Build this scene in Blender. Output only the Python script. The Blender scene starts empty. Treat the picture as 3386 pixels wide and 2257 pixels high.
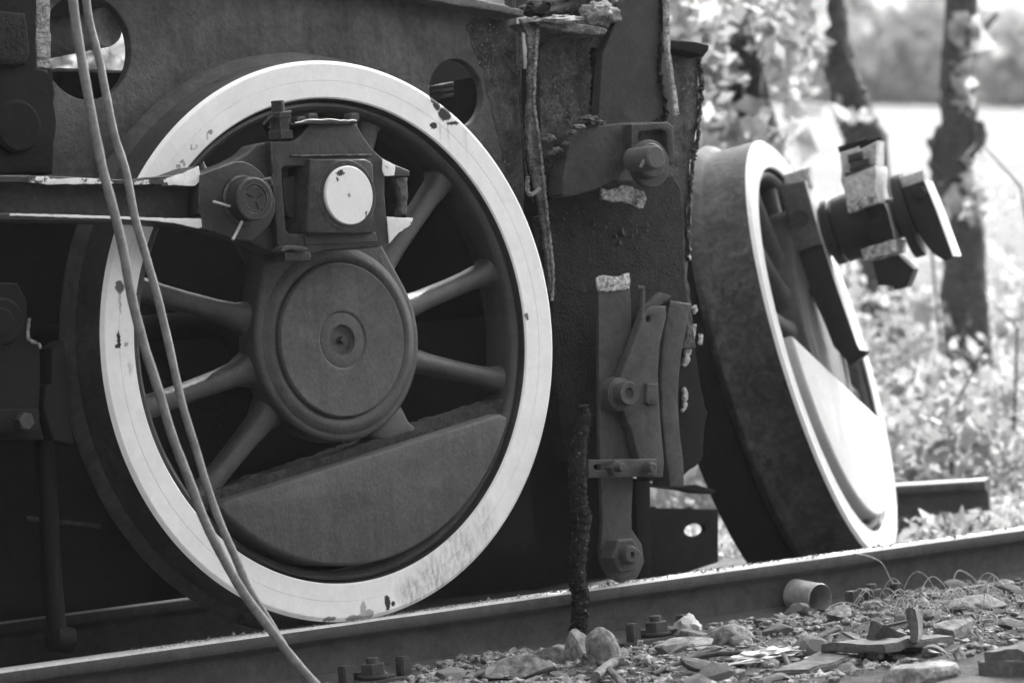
import bpy, bmesh, math, random
import numpy as np
from mathutils import Vector, Matrix, noise as mn
random.seed(7); rng = np.random.default_rng(7)
C = bpy.context.scene.collection
R = math.radians
# ------------------------------------------------------------ camera, world, sun, exposure
CAM = Vector((-5.2939, -7.1255, 0.648))
M = Matrix(((0.77223, -0.064645, 0.632046), (-0.630234, 0.047967, 0.774922), (-0.080413, -0.996755, -0.0037)))
cam = bpy.data.objects.new('camera', bpy.data.cameras.new('camera')); C.objects.link(cam)
rt_, dn_, fw_ = M.col[0], M.col[1], M.col[2]
cam.matrix_world = Matrix.Translation(CAM) @ Matrix((rt_, -dn_, -fw_)).transposed().to_4x4()
cam.data.sensor_width = 36; cam.data.lens = 12661 / 3386 * 36
cam.data.clip_start = .1; cam.data.clip_end = 2000
cam.data.dof.use_dof = True; cam.data.dof.focus_distance = 8.82; cam.data.dof.aperture_fstop = 4.1
cam.data.dof.aperture_blades = 0
sc = bpy.context.scene; sc.camera = cam
SUN_AZ, SUN_EL = R(27), R(40)          # azimuth measured from +X towards +Y
w = bpy.data.worlds.new('World'); sc.world = w; w.use_nodes = True
nt = w.node_tree; bg = nt.nodes['Background']; bg.inputs[1].default_value = .15
sky = nt.nodes.new('ShaderNodeTexSky'); sky.sky_type = 'NISHITA'; sky.sun_disc = False
sky.sun_elevation = SUN_EL; sky.sun_rotation = R(90) - SUN_AZ; sky.air_density = 1; sky.dust_density = 3; sky.ozone_density = 1
bw = nt.nodes.new('ShaderNodeRGBToBW'); nt.links.new(sky.outputs[0], bw.inputs[0]); nt.links.new(bw.outputs[0], bg.inputs[0])
sd = bpy.data.lights.new('sun', 'SUN'); sd.energy = 2.0; sd.angle = R(.5); sd.color = (1, 1, .985)
sun = bpy.data.objects.new('sun', sd); C.objects.link(sun)
sv = Vector((math.cos(SUN_EL) * math.cos(SUN_AZ), math.cos(SUN_EL) * math.sin(SUN_AZ), math.sin(SUN_EL)))
sun.rotation_euler = sv.to_track_quat('Z', 'Y').to_euler()
sc.view_settings.view_transform = 'Standard'; sc.view_settings.look = 'None'
sc.view_settings.exposure = 2.88; sc.view_settings.gamma = 1
sc.cycles.use_denoising = True; sc.cycles.max_bounces = 6; sc.cycles.transparent_max_bounces = 4

# ------------------------------------------------------------ measuring helpers (photo measured on a 2352 px wide print)
F, S = 12661., 3386 / 2352
def ray(x, y): return M @ Vector(((x * S - 1693) / F, (y * S - 1128.5) / F, 1))
def at(x, y, Y=0.):
    r = ray(x, y); return CAM + r * ((Y - CAM.y) / r.y)
def atZ(x, y, Z):
    r = ray(x, y); return CAM + r * ((Z - CAM.z) / r.z)
def atD(x, y, D): return CAM + ray(x, y) * D
# ------------------------------------------------------------ materials
MATS = {}
def mat(name, c, var=.35, vs=6, fs=90, bump=.25, bd=.004, rough=.65, metal=0, spec=.13, chips=None, chipc=.03, speck=None, speckc=.3, spots=None, spotc=.04, streak=0, edge=0, edgec=.25, trans=0, mott=0, ribs=0):
    if name in MATS: return MATS[name]
    if c < .18 and not any(k in name for k in ('stone', 'wood', 'rail', 'bark', 'scrap', 'sooty')): c *= .64
    m = bpy.data.materials.new(name); m.use_nodes = True; t = m.node_tree; N = t.nodes; L = t.links
    b = N['Principled BSDF']
    tc = N.new('ShaderNodeTexCoord'); co = tc.outputs['Object']
    def math_(op, a, bb=None, clamp=False):
        n = N.new('ShaderNodeMath'); n.operation = op; n.use_clamp = clamp
        for i, v in enumerate((a, bb)):
            if v is None: continue
            if isinstance(v, (int, float)): n.inputs[i].default_value = v
            else: L.new(v, n.inputs[i])
        return n.outputs[0]
    def nz(scale, det=5, ro=.6, vec=None, dist=0):
        n = N.new('ShaderNodeTexNoise'); n.inputs['Scale'].default_value = scale; n.inputs['Detail'].default_value = det
        n.inputs['Roughness'].default_value = ro; n.inputs['Distortion'].default_value = dist; L.new(vec or co, n.inputs['Vector']); return n.outputs['Fac']
    def ramp(v, lo, hi):
        n = N.new('ShaderNodeMapRange'); L.new(v, n.inputs[0]); n.inputs[1].default_value = lo; n.inputs[2].default_value = hi; n.clamp = True; return n.outputs[0]
    def mixv(f, a, bb):   # a*(1-f)+b*f
        n = N.new('ShaderNodeMix'); n.data_type = 'FLOAT'
        for i, v in ((0, f), (2, a), (3, bb)):
            if isinstance(v, (int, float)): n.inputs[i].default_value = v
            else: L.new(v, n.inputs[i])
        return n.outputs[0]
    n1 = nz(vs, 6, .65, dist=.4); n2 = nz(fs, 4, .6)
    k = math_('ADD', math_('MULTIPLY', math_('SUBTRACT', n1, .5), 2 * var * 1.6), math_('MULTIPLY', math_('SUBTRACT', n2, .5), var * 3.2))
    col = math_('MULTIPLY', c, math_('MAXIMUM', math_('ADD', k, 1.), .15))
    if streak:
        mp = N.new('ShaderNodeMapping'); mp.inputs['Scale'].default_value = (30, 30, 2.2); L.new(co, mp.inputs[0])
        col = math_('MULTIPLY', col, math_('SUBTRACT', 1., math_('MULTIPLY', ramp(nz(1, 4, .6, mp.outputs[0]), .5, .8), streak)))
    if mott: col = math_('MULTIPLY', col, math_('ADD', 1 - mott, math_('MULTIPLY', ramp(nz(vs * 1.9, 7, .72, dist=.8), .36, .64), 2 * mott)))
    if speck:
        f = ramp(nz(speck[0], 3, .5), speck[1], speck[1] + .08)
        if len(speck) > 2: f = math_('MULTIPLY', f, ramp(nz(speck[2], 3), .42, .6))
        col = mixv(f, col, speckc)
    if chips:
        f = ramp(math_('ADD', math_('MULTIPLY', nz(chips[0], 6, .7), .8), math_('MULTIPLY', nz(chips[0] * 6, 3), .2)), chips[1], chips[1] + .015)
        col = mixv(f, col, chipc)
    if spots:
        sx = N.new('ShaderNodeSeparateXYZ'); L.new(co, sx.inputs[0])
        wob = math_('MULTIPLY', math_('SUBTRACT', nz(110, 5, .75), .5), .02)
        wob2 = math_('MULTIPLY', math_('SUBTRACT', nz(105, 5, .75, dist=.7), .5), .02)
        X = math_('ADD', sx.outputs[0], wob); Z = math_('ADD', sx.outputs[2], wob2)
        tot = None
        gmp = N.new('ShaderNodeMapping'); gmp.inputs['Scale'].default_value = (60, 10, 22); gmp.inputs['Rotation'].default_value = (0, .5, 0); L.new(co, gmp.inputs[0]); grain = nz(1.6, 5, .7, gmp.outputs[0])
        for (px, pz, rx, rz, st) in spots:
            dx = math_('DIVIDE', math_('SUBTRACT', X, px), rx); dz = math_('DIVIDE', math_('SUBTRACT', Z, pz), rz)
            d = math_('ADD', math_('MULTIPLY', dx, dx), math_('MULTIPLY', dz, dz))
            f = math_('MULTIPLY', math_('SUBTRACT', 1., ramp(d, .75, 1.25)), st) if st > .4 else math_('MULTIPLY', math_('MULTIPLY', math_('SUBTRACT', 1., ramp(d, 0., 1.6)), ramp(grain, .35, .65)), st * 1.6)
            tot = f if tot is None else math_('MAXIMUM', tot, f)
        col = mixv(tot, col, spotc)
    if edge:
        bv = N.new('ShaderNodeBevel'); bv.samples = 3; bv.inputs[0].default_value = edge
        ge = N.new('ShaderNodeNewGeometry'); dt = N.new('ShaderNodeVectorMath'); dt.operation = 'DOT_PRODUCT'
        L.new(bv.outputs[0], dt.inputs[0]); L.new(ge.outputs['Normal'], dt.inputs[1])
        f = math_('MULTIPLY', math_('SUBTRACT', 1., ramp(dt.outputs['Value'], .93, .995)), ramp(nz(45, 4, .7), .38, .62))
        col = mixv(f, col, edgec)
    cb = N.new('ShaderNodeCombineColor')
    for i in range(3): L.new(col, cb.inputs[i])
    L.new(cb.outputs[0], b.inputs['Base Color'])
    if trans:
        tr = N.new('ShaderNodeBsdfTranslucent'); L.new(cb.outputs[0], tr.inputs[0]); mx = N.new('ShaderNodeMixShader'); mx.inputs[0].default_value = trans
        L.new(b.outputs[0], mx.inputs[1]); L.new(tr.outputs[0], mx.inputs[2]); L.new(mx.outputs[0], N['Material Output'].inputs[0])
    b.inputs['Roughness'].default_value = rough; b.inputs['Metallic'].default_value = metal
    b.inputs['Specular IOR Level'].default_value = spec
    L.new(math_('ADD', rough - .12, math_('MULTIPLY', n1, .24)), b.inputs['Roughness'])
    if bump:
        h = math_('ADD', math_('MULTIPLY', nz(fs, 6, .7), 1.), math_('MULTIPLY', nz(fs / 6, 4), 1.2))
        if ribs:
            mp2 = N.new('ShaderNodeMapping'); mp2.inputs['Scale'].default_value = (14, 14, ribs); mp2.inputs['Rotation'].default_value = (0, .25, 0); L.new(co, mp2.inputs[0]); h = math_('ADD', h, math_('MULTIPLY', nz(1, 4, .6, mp2.outputs[0]), 2.5))
        bp = N.new('ShaderNodeBump'); bp.inputs['Strength'].default_value = bump; bp.inputs['Distance'].default_value = bd
        L.new(h, bp.inputs['Height']); L.new(bp.outputs[0], b.inputs['Normal'])
    MATS[name] = m; return m
def sp(x, y, rx, rz, st=1., Y=0.):
    p = at(x, y, Y); return (p.x, p.z, rx, rz, st)
frame_m = mat('frame paint', .145, streak=.35, var=.3, vs=3.5, fs=60, bump=.9, bd=.008, mott=.25, chips=(34, .69), chipc=.03)
framedark_m = mat('scorched frame paint', .085, var=.75, mott=.6, vs=9, fs=120, bump=.6, bd=.006, speck=(170, .62, 5), speckc=.26, streak=.6)
burnt_m = mat('burnt steel', .02, var=.9, vs=14, fs=150, bump=1., bd=.008, speck=(190, .66, 7), speckc=.12, spec=.1, mott=.5)
cutedge_m = mat('torch cut edge', .28, ribs=60, mott=.6, var=.55, vs=25, fs=120, bump=1., bd=.008, rough=.6)
dark_m = mat('sooty underside', .011, var=.5, bump=.3, rough=.85, spec=.08)  # near-black stands in for deep shade inside and under the engine
wheel_m = mat('wheel paint', .078, spec=.3, streak=.35, var=.3, vs=6, fs=110, bump=.45, bd=.003, rough=.45, mott=.2, chips=(26, .72), chipc=.015)
cw_m = mat('counterweight paint', .13, streak=.3, var=.25, vs=5, fs=120, bump=.6, bd=.004, rough=.6, mott=.14, chips=(24, .70), chipc=.015)
rod_m = mat('rod paint', .052, mott=.3, edge=.004, edgec=.2, var=.3, vs=9, fs=120, bump=.35, bd=.003, rough=.5, streak=.25)
rodw_m = mat('rod web paint', .065, mott=.3, var=.35, vs=8, fs=100, bump=.4, rough=.6, streak=.2)
steel_m = mat('greasy steel', .06, mott=.3, edge=.003, edgec=.16, var=.4, vs=12, fs=100, bump=.3, rough=.45)
hang_m = mat('brake paint', .085, mott=.25, edge=.003, edgec=.17, var=.2, vs=9, fs=170, bump=.5, bd=.003, rough=.7)
rail_m = mat('rusty rail side', .05, mott=.25, var=.25, vs=10, fs=220, bump=.5, rough=.8, spec=.25)
railtop_m = mat('rail head', .45, var=.35, vs=9, fs=160, bump=.3, rough=.5, spec=.4)
tread_m = mat('tread dull paint', .075, mott=.3, var=.3, vs=7, fs=80, bump=.35, rough=.6, chips=(12, .6), chipc=.03)
cable_m = mat('cable sheath', .19, mott=.25, chips=(30, .68), chipc=.05, var=.25, vs=14, fs=200, bump=.2, rough=.5)
hose_m = mat('charred hose', .025, var=.8, vs=20, fs=110, bump=1., bd=.012, rough=.9, speck=(140, .62), speckc=.15)
stone_m = mat('ballast stone', .18, mott=.4, var=.5, vs=20, fs=90, bump=.6, bd=.006, rough=.9)
pebble_m = mat('pale stone', .36, var=.2, vs=20, bump=.3, rough=.8)
wood_m = mat('weathered wood', .085, var=.5, vs=12, fs=70, bump=.8, bd=.006, rough=.9)
board_m = mat('pale board', .17, mott=.4, var=.35, vs=14, fs=60, bump=.5, rough=.85)
can_m = mat('dull tin', .3, var=.3, vs=16, fs=70, bump=.2, rough=.4, metal=.2)
straw_m = mat('dry straw', .36, var=.4, vs=30, bump=0, rough=.9)
bark_m = mat('bark', .075, var=.5, vs=9, fs=40, bump=1., bd=.03, rough=.9)
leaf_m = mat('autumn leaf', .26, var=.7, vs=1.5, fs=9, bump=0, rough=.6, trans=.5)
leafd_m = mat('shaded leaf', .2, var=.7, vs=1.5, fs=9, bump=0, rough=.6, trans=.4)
white2_m = mat('white paint and sunlit faces far wheel', .42, var=.15, vs=10, fs=90, bump=.25, chips=(11, .66))
concr_m = mat('grey light paint', .4, var=.2, vs=12, fs=80, bump=.3)
capwhite_m = mat('white pin cap', .68, var=.05, vs=20, fs=120, bump=.15, rough=.5, spots=[
    (-.045 - .037 + .012, .977 + .052, .012, .006, 1), (-.048 - .031, .977 + .037, .0035, .006, 1), (-.048 + .043, .977 - .046, .004, .009, .9), (-.048, .977, .004, .004, .7)])
tyre_m = mat('white tyre paint', .74, var=.05, vs=8, fs=70, bump=.18, bd=.002, rough=.55, mott=.05, chips=(15, .7), spotc=.035, chipc=.15, spots=[
    sp(1003, 236, .012, .02), sp(1022, 262, .02, .017), sp(1040, 283, .02, .005), sp(995, 228, .008, .01), sp(996, 289, .012, .008),
    sp(275, 659, .012, .014, .9), sp(275, 690, .003, .03, .45), sp(273, 780, .005, .02), sp(270, 795, .008, .006), sp(290, 790, .005, .004, .6), sp(300, 845, .007, .02, .35),
    sp(483, 303, .008, .005, .7), sp(476, 314, .003, .009, .45), sp(439, 339, .003, .007, .6), sp(446, 342, .005, .003, .5), sp(452, 337, .003, .005, .45), sp(417, 371, .006, .004, .7), sp(423, 378, .003, .007, .6), sp(409, 381, .006, .004, .65), sp(413, 388, .003, .006, .5), sp(405, 404, .012, .004, .8), sp(388, 408, .012, .004, .8),
    sp(890, 1382, .008, .018), sp(903, 1386, .006, .006), sp(758, 1420, .018, .006, .75), sp(815, 1418, .026, .007, .7), sp(835, 1405, .009, .026, .55), sp(848, 1410, .014, .012, .6),
    sp(1210, 726, .006, .008, .9), sp(1030, 310, .004, .05, .22), sp(1068, 300, .006, .06, .2), sp(1010, 290, .004, .04, .25),
    sp(485, 353, .004, .004, .6), sp(1128, 500, .008, .012, .5), sp(1120, 488, .01, .02, .35),
    sp(950, 1362, .05, .045, .4), sp(1000, 1330, .06, .06, .4), sp(1060, 1270, .06, .07, .36), sp(1110, 1200, .04, .07, .25)])

# ------------------------------------------------------------ object helpers
def tag(o, label=None, cat=None, group=None, kind=None):
    if label: o['label'] = label
    if cat: o['category'] = cat
    if group: o['group'] = group
    if kind: o['kind'] = kind
    return o
def empty(name, loc=(0, 0, 0), parent=None):
    o = bpy.data.objects.new(name, None); C.objects.link(o); o.location = loc
    o.empty_display_size = .05
    if parent: o.parent = parent
    return o
def link(name, me, m, parent=None, smooth=False):
    if isinstance(me, bmesh.types.BMesh):
        b = me; me = bpy.data.meshes.new(name); bmesh.ops.recalc_face_normals(b, faces=b.faces); b.to_mesh(me); b.free()
    o = bpy.data.objects.new(name, me); C.objects.link(o)
    if not me.materials: me.materials.append(m)
    if smooth:
        me.polygons.foreach_set('use_smooth', [True] * len(me.polygons))
        try: me.set_sharp_from_angle(angle=R(40))
        except Exception: pass
    if parent:
        o.parent = parent
        o.matrix_parent_inverse = Matrix.Identity(4) if parent.type == 'MESH' else Matrix.Translation(-Vector(parent_loc(parent)))
    return o
def parent_loc(p):
    v = Vector((0, 0, 0))
    while p: v += p.location; p = p.parent
    return v
def jag(loop, step=.02, amp=.004, seed=0):
    rr = random.Random(seed); out = []
    for i in range(len(loop)):
        a, b = Vector(loop[i]), Vector(loop[(i + 1) % len(loop)]); n = max(1, int((b - a).length / step))
        for k in range(n):
            p = a.lerp(b, k / n); out.append((p.x + rr.uniform(-amp, amp), p.y + rr.uniform(-amp, amp)))
    return out
def circ(cx, cz, r, n=40, rz=None): return [(cx + r * math.cos(t * 2 * math.pi / n), cz + (rz or r) * math.sin(t * 2 * math.pi / n)) for t in range(n)]
def smooth_loop(pts, it=2):
    for _ in range(it):
        out = []
        for i in range(len(pts)):
            a, b = Vector(pts[i]), Vector(pts[(i + 1) % len(pts)]); out += [tuple(a.lerp(b, .25)), tuple(a.lerp(b, .75))]
        pts = out
    return pts
def plate_mesh(loops, t, bev=.003, frame=None, res=2):
    """loops: [outer, hole...] of 2D points; solid of thickness t. frame=(origin, u, v, n): solid spans n in [0, t]"""
    cu = bpy.data.curves.new('tmp', 'CURVE'); cu.dimensions = '2D'; cu.fill_mode = 'BOTH'
    bev = min(bev, t * .45)
    cu.extrude = t / 2 - bev; cu.bevel_depth = bev; cu.bevel_resolution = res; cu.offset = -bev
    for lp in loops:
        s = cu.splines.new('POLY'); s.points.add(len(lp) - 1)
        for i, p in enumerate(lp): s.points[i].co = (p[0], p[1], 0, 1)
        s.use_cyclic_u = True
    tmp = bpy.data.objects.new('tmp', cu); C.objects.link(tmp)
    dg = bpy.context.evaluated_depsgraph_get(); me = bpy.data.meshes.new_from_object(tmp.evaluated_get(dg))
    bpy.data.objects.remove(tmp); bpy.data.curves.remove(cu)
    O, U, V, Nn = frame
    n = len(me.vertices); co = np.empty(n * 3); me.vertices.foreach_get('co', co); co = co.reshape(-1, 3)
    out = np.array(O) + co[:, :1] * np.array(U) + co[:, 1:2] * np.array(V) + (co[:, 2:] + t / 2) * np.array(Nn)
    me.vertices.foreach_set('co', out.ravel()); me.update()
    b = bmesh.new(); b.from_mesh(me); bpy.data.meshes.remove(me); bmesh.ops.remove_doubles(b, verts=b.verts, dist=1e-5); return b
XZ = lambda Y: ((0, Y, 0), (1, 0, 0), (0, 0, 1), (0, 1, 0))
def P2(pts, Y): return [(at(x, y, Y).x, at(x, y, Y).z) for x, y in pts]
def plate(name, pts, Y, t, m, parent=None, holes=(), bev=.003, rough=0, step=.02, sm=0, world=False):
    lp = pts if world else P2(pts, Y)
    if sm: lp = smooth_loop(lp, sm)
    if rough: lp = jag(lp, step, rough, len(name) + len(pts))
    hs = [h for h in holes]
    return link(name, plate_mesh([lp] + hs, t, bev, XZ(Y)), m, parent, True)
def c2(pts): return [(416.8 + .2658 * x, 208.4 + .2658 * y) for x, y in pts]
def lathe_bm(prof, seg=128, b=None, arc=None):
    """prof: closed list of (r, y); turned about the y axis; centre z=0"""
    b = b or bmesh.new(); rings = []
    for k in range(seg):
        a = 2 * math.pi * k / seg
        rings.append([b.verts.new((r * math.cos(a), y, r * math.sin(a))) for r, y in prof])
    n = len(prof)
    for k in range(seg):
        A, B = rings[k], rings[(k + 1) % seg]
        for i in range(n):
            j = (i + 1) % n
            if prof[i][0] < 1e-6 and prof[j][0] < 1e-6: continue
            try: b.faces.new((A[i], A[j], B[j], B[i]))
            except ValueError: pass
    bmesh.ops.remove_doubles(b, verts=b.verts, dist=1e-6)
    return b
def place(b, O, U=(1, 0, 0), N=(0, 1, 0), V=(0, 0, 1)):
    m = Matrix((Vector(U), Vector(N), Vector(V))).transposed().to_4x4(); m.translation = Vector(O)
    bmesh.ops.transform(b, matrix=m, verts=b.verts); return b
def disc(name, c, r, t, m, parent=None, bev=.003, seg=48, inner=0):
    p = [(inner, t), (inner, 0), (r - bev, 0), (r, bev), (r, t)]
    if inner == 0: p = [(0, t), (0, 0), (r - bev, 0), (r, bev), (r, t)]
    return link(name, place(lathe_bm(p, seg), c), m, parent, True)
def hexbm(r, t, n=6, bev=.003, rot=0):
    pr = [(0, t), (0, 0), (r - bev, 0), (r, bev), (r, t)]
    b = lathe_bm(pr, n); bmesh.ops.rotate(b, verts=b.verts, cent=(0, 0, 0), matrix=Matrix.Rotation(rot, 3, 'Y')); return b
def tube_bm(pts, rad, seg=10, b=None, bump=0, seed=0):
    b = b or bmesh.new(); pts = [Vector(p) for p in pts]; rings = []; rr = random.Random(seed)
    for i, p in enumerate(pts):
        d = (pts[min(i + 1, len(pts) - 1)] - pts[max(i - 1, 0)]).normalized()
        u = d.cross(Vector((0.13, 0.9, .21))).normalized(); v = d.cross(u)
        r = rad[i] if isinstance(rad, (list, tuple)) else rad
        rings.append([b.verts.new(p + (u * math.cos(a) + v * math.sin(a)) * r * (1 + rr.uniform(-bump, bump))) for a in (2 * math.pi * k / seg for k in range(seg))])
    for A, B in zip(rings, rings[1:]):
        for k in range(seg): b.faces.new((A[k], A[(k + 1) % seg], B[(k + 1) % seg], B[k]))
    b.faces.new(rings[0]); b.faces.new(rings[-1][::-1]); return b
def spline(pts, n=8):
    P = [Vector(p) for p in pts]; out = []
    for i in range(len(P) - 1):
        p0, p1, p2, p3 = P[max(i - 1, 0)], P[i], P[i + 1], P[min(i + 2, len(P) - 1)]
        for k in range(n):
            t = k / n; out.append(.5 * ((2 * p1) + (p2 - p0) * t + (2 * p0 - 5 * p1 + 4 * p2 - p3) * t * t + (3 * p1 - p0 - 3 * p2 + p3) * t ** 3))
    return out + [P[-1]]
def box_bm(c, s, b=None, bev=0):
    b2 = bmesh.new(); bmesh.ops.create_cube(b2, size=1); bmesh.ops.scale(b2, vec=s, verts=b2.verts); bmesh.ops.translate(b2, vec=c, verts=b2.verts)
    if bev: bmesh.ops.bevel(b2, geom=b2.edges[:], offset=bev, segments=2, affect='EDGES')
    if b is None: return b2
    me = bpy.data.meshes.new('t'); b2.to_mesh(me); b2.free(); b.from_mesh(me); bpy.data.meshes.remove(me); return b
def lump_bm(c, r, amp=.35, fr=3, sub=3, sc_=(1, 1, 1), seed=0, b=None, flat=False):
    b2 = bmesh.new(); bmesh.ops.create_icosphere(b2, subdivisions=sub, radius=1)
    pr_ = random.Random(seed * 31 + 5); planes = [(Vector((pr_.gauss(0, 1), pr_.gauss(0, 1), pr_.gauss(0, 1))).normalized(), pr_.uniform(.45, .8)) for _ in range(11)] if flat else []
    for v in b2.verts:
        q = v.co * fr + Vector((seed * 7.3, seed * 3.1, seed)); k = 1 + amp * mn.noise(q) + amp * .5 * mn.noise(q * 2.3)
        if flat:
            d_ = v.co.copy(); k = 1 + .05 * mn.noise(q * 3)
            for pn, pd in planes:
                if d_.dot(pn) > pd: d_ -= pn * (d_.dot(pn) - pd)
            v.co = d_
        v.co = Vector((v.co.x * sc_[0], v.co.y * sc_[1], v.co.z * sc_[2])) * r * k + Vector(c)
    if b is None: return b2
    me = bpy.data.meshes.new('t'); b2.to_mesh(me); b2.free(); b.from_mesh(me); bpy.data.meshes.remove(me); return b

# ------------------------------------------------------------ ground (one sheet)
U_ = Vector((.6365, .7713)); 
def axis(lo, a, b, hi, d, g=1.25):
    v = list(np.arange(a, b, d)); s = d; x = a; L_ = []
    while x > lo: s *= g; x -= s; L_.append(x)
    s = d; x = v[-1]; R_ = []
    while x < hi: s *= g; x += s; R_.append(x)
    return np.array(L_[::-1] + v + R_)
def gh(x, y):
    dd = (x - CAM.x) * U_.x + (y - CAM.y) * U_.y
    z = -.135
    if dd > 12.5: z += (dd - 12.5) * .05 if dd < 20 else .375 + (min(dd, 100) - 20) * .0735
    if dd > 100: z += (dd - 100) * .01
    lat = (x - CAM.x) * U_.y - (y - CAM.y) * U_.x
    z -= .12 * (max(-30, min(30, lat)) - 6) * max(0, min(1, (dd - 20) / 80))
    near = math.exp(-max(0, dd - 11) / 4)
    if near > .05:
        z += near * (.014 * mn.noise((x * 2.1, y * 2.1, 0)) + .012 * mn.noise((x * 7, y * 7, 3)) + .006 * mn.noise((x * 25, y * 25, 5)))
        # little mound of spoil behind the rail
        z += .09 * math.exp(-(((x - 3.75) / .45) ** 2 + ((y - .75) / .4) ** 2))
        if -.02 < y < .12: z -= .015
    return z
xs = axis(-300, -2.2, 5.0, 400, .03); ys = axis(-60, -1.3, 1.3, 600, .03)
co = [(x, y, gh(x, y)) for y in ys for x in xs]; nx, ny = len(xs), len(ys)
fa = [(j * nx + i, j * nx + i + 1, (j + 1) * nx + i + 1, (j + 1) * nx + i) for j in range(ny - 1) for i in range(nx - 1)]
me = bpy.data.meshes.new('ground'); me.from_pydata(co, [], fa); me.update()
gm = bpy.data.materials.new('ground soil and field'); gm.use_nodes = True
def ground_mat(m):
    t = m.node_tree; N = t.nodes; L = t.links; b = N['Principled BSDF']; b.inputs['Roughness'].default_value = .95; b.inputs['Specular IOR Level'].default_value = .2
    g = N.new('ShaderNodeNewGeometry'); sx = N.new('ShaderNodeSeparateXYZ'); L.new(g.outputs['Position'], sx.inputs[0])
    def mth(op, a, bb=None):
        n = N.new('ShaderNodeMath'); n.operation = op
        for i, v in enumerate((a, bb)):
            if v is None: continue
            if isinstance(v, (int, float)): n.inputs[i].default_value = v
            else: L.new(v, n.inputs[i])
        return n.outputs[0]
    def nz(s, d=6, r=.65):
        n = N.new('ShaderNodeTexNoise'); n.inputs['Scale'].default_value = s; n.inputs['Detail'].default_value = d; n.inputs['Roughness'].default_value = r; L.new(g.outputs['Position'], n.inputs['Vector']); return n.outputs['Fac']
    def mr(v, a, bb, c=0., d=1.):
        n = N.new('ShaderNodeMapRange'); L.new(v, n.inputs[0]); n.inputs[1].default_value = a; n.inputs[2].default_value = bb; n.inputs[3].default_value = c; n.inputs[4].default_value = d; return n.outputs[0]
    dd = mth('ADD', mth('MULTIPLY', mth('SUBTRACT', sx.outputs[0], CAM.x), U_.x), mth('MULTIPLY', mth('SUBTRACT', sx.outputs[1], CAM.y), U_.y))
    soil = mth('MULTIPLY', mr(nz(7), .3, .7, .035, .11), mr(nz(80, 4), .25, .75, .5, 1.6))
    fieldc = mr(nz(.5), .3, .7, .05, .1)
    under = mr(nz(3), .3, .7, .1, .5)
    inner = mth('MULTIPLY', mr(sx.outputs[1], .0, .1), mr(sx.outputs[0], 2.3, 1.7))      # soil darkened under the engine to paint in its shade
    f1 = mr(dd, 12.5, 14.5); f2 = mr(dd, 20, 23)
    def mix(f, a, bb):
        n = N.new('ShaderNodeMix'); n.data_type = 'FLOAT'; L.new(f, n.inputs[0]); L.new(a, n.inputs[2])
        if isinstance(bb, float): n.inputs[3].default_value = bb
        else: L.new(bb, n.inputs[3])
        return n.outputs[0]
    c_ = mix(f2, mix(f1, soil, under), fieldc)
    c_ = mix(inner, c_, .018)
    c_ = mix(mr(sx.outputs[1], -1.5, -2.2), c_, .06)      # ground darkened out of view to cut light bounced upward
    cb = N.new('ShaderNodeCombineColor')
    for i in range(3): L.new(c_, cb.inputs[i])
    L.new(cb.outputs[0], b.inputs['Base Color'])
    bp = N.new('ShaderNodeBump'); bp.inputs['Strength'].default_value = .9; bp.inputs['Distance'].default_value = .012
    L.new(mth('ADD', nz(55, 6, .75), nz(190, 3)), bp.inputs['Height']); L.new(bp.outputs[0], b.inputs['Normal'])
ground_mat(gm)
g = link('ground', me, gm, None, True); tag(g, kind='structure')

# ------------------------------------------------------------ rails
rail_prof = [(.004, 0), (.067 - .006, 0), (.067, -.008), (.067, -.03), (.045, -.042), (.042, -.05), (.042, -.115), (.06, -.125), (.095, -.135), (.095, -.146), (-.028, -.146), (-.028, -.135), (.008, -.125), (.026, -.115), (.026, -.05), (.022, -.042), (0, -.033), (-.002, -.03), (-.002, -.006)]
def rail(name, x0, x1, loc, rotz, label, n=60):
    b = bmesh.new(); rows = []
    for k in range(n + 1):
        x = x0 + (x1 - x0) * k / n
        rows.append([b.verts.new((x, y, z + .0006 * mn.noise((x * 9, y * 40, z * 40)))) for y, z in rail_prof])
    m_ = len(rail_prof)
    for A, B in zip(rows, rows[1:]):
        for i in range(m_):
            f = b.faces.new((A[i], A[(i + 1) % m_], B[(i + 1) % m_], B[i])); f.material_index = 1 if i in (0, 18) else 0
    b.faces.new(rows[0]); b.faces.new(rows[-1][::-1])
    me = bpy.data.meshes.new(name); bmesh.ops.recalc_face_normals(b, faces=b.faces); b.to_mesh(me); b.free()
    me.materials.append(rail_m); me.materials.append(railtop_m)
    me.polygons.foreach_set('use_smooth', [True] * len(me.polygons)); me.set_sharp_from_angle(angle=R(50))
    o = link(name, me, rail_m); o.location = loc; o.rotation_euler[2] = rotz
    return tag(o, label, 'rail', 'steel rails of the track')
rail('rail', -6, 14, (0, 0, .0), 0, 'long rusty rail in front of the engine carrying its white rimmed wheel', 300)
pA, pB = atZ(1900, 1122, .03), atZ(2262, 1100, .03)
dv = pB - pA; ln = dv.length
rail('rail', 0, ln, pA, math.atan2(dv.y, dv.x), 'short loose length of rail ending in the open behind the leaning wheel', 20)
rail('rail', -6, 1.0, (0, 1.5, -.01), 0, 'far rail in the dark underneath the engine', 20)

# ------------------------------------------------------------ THE ENGINE
loco = empty('steam_locomotive', (0, 0, 0))
tag(loco, 'cut-up dark steam locomotive with torch-cut frame and one big white tyred wheel', 'locomotive')
def child_off(o, base): return o
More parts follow.
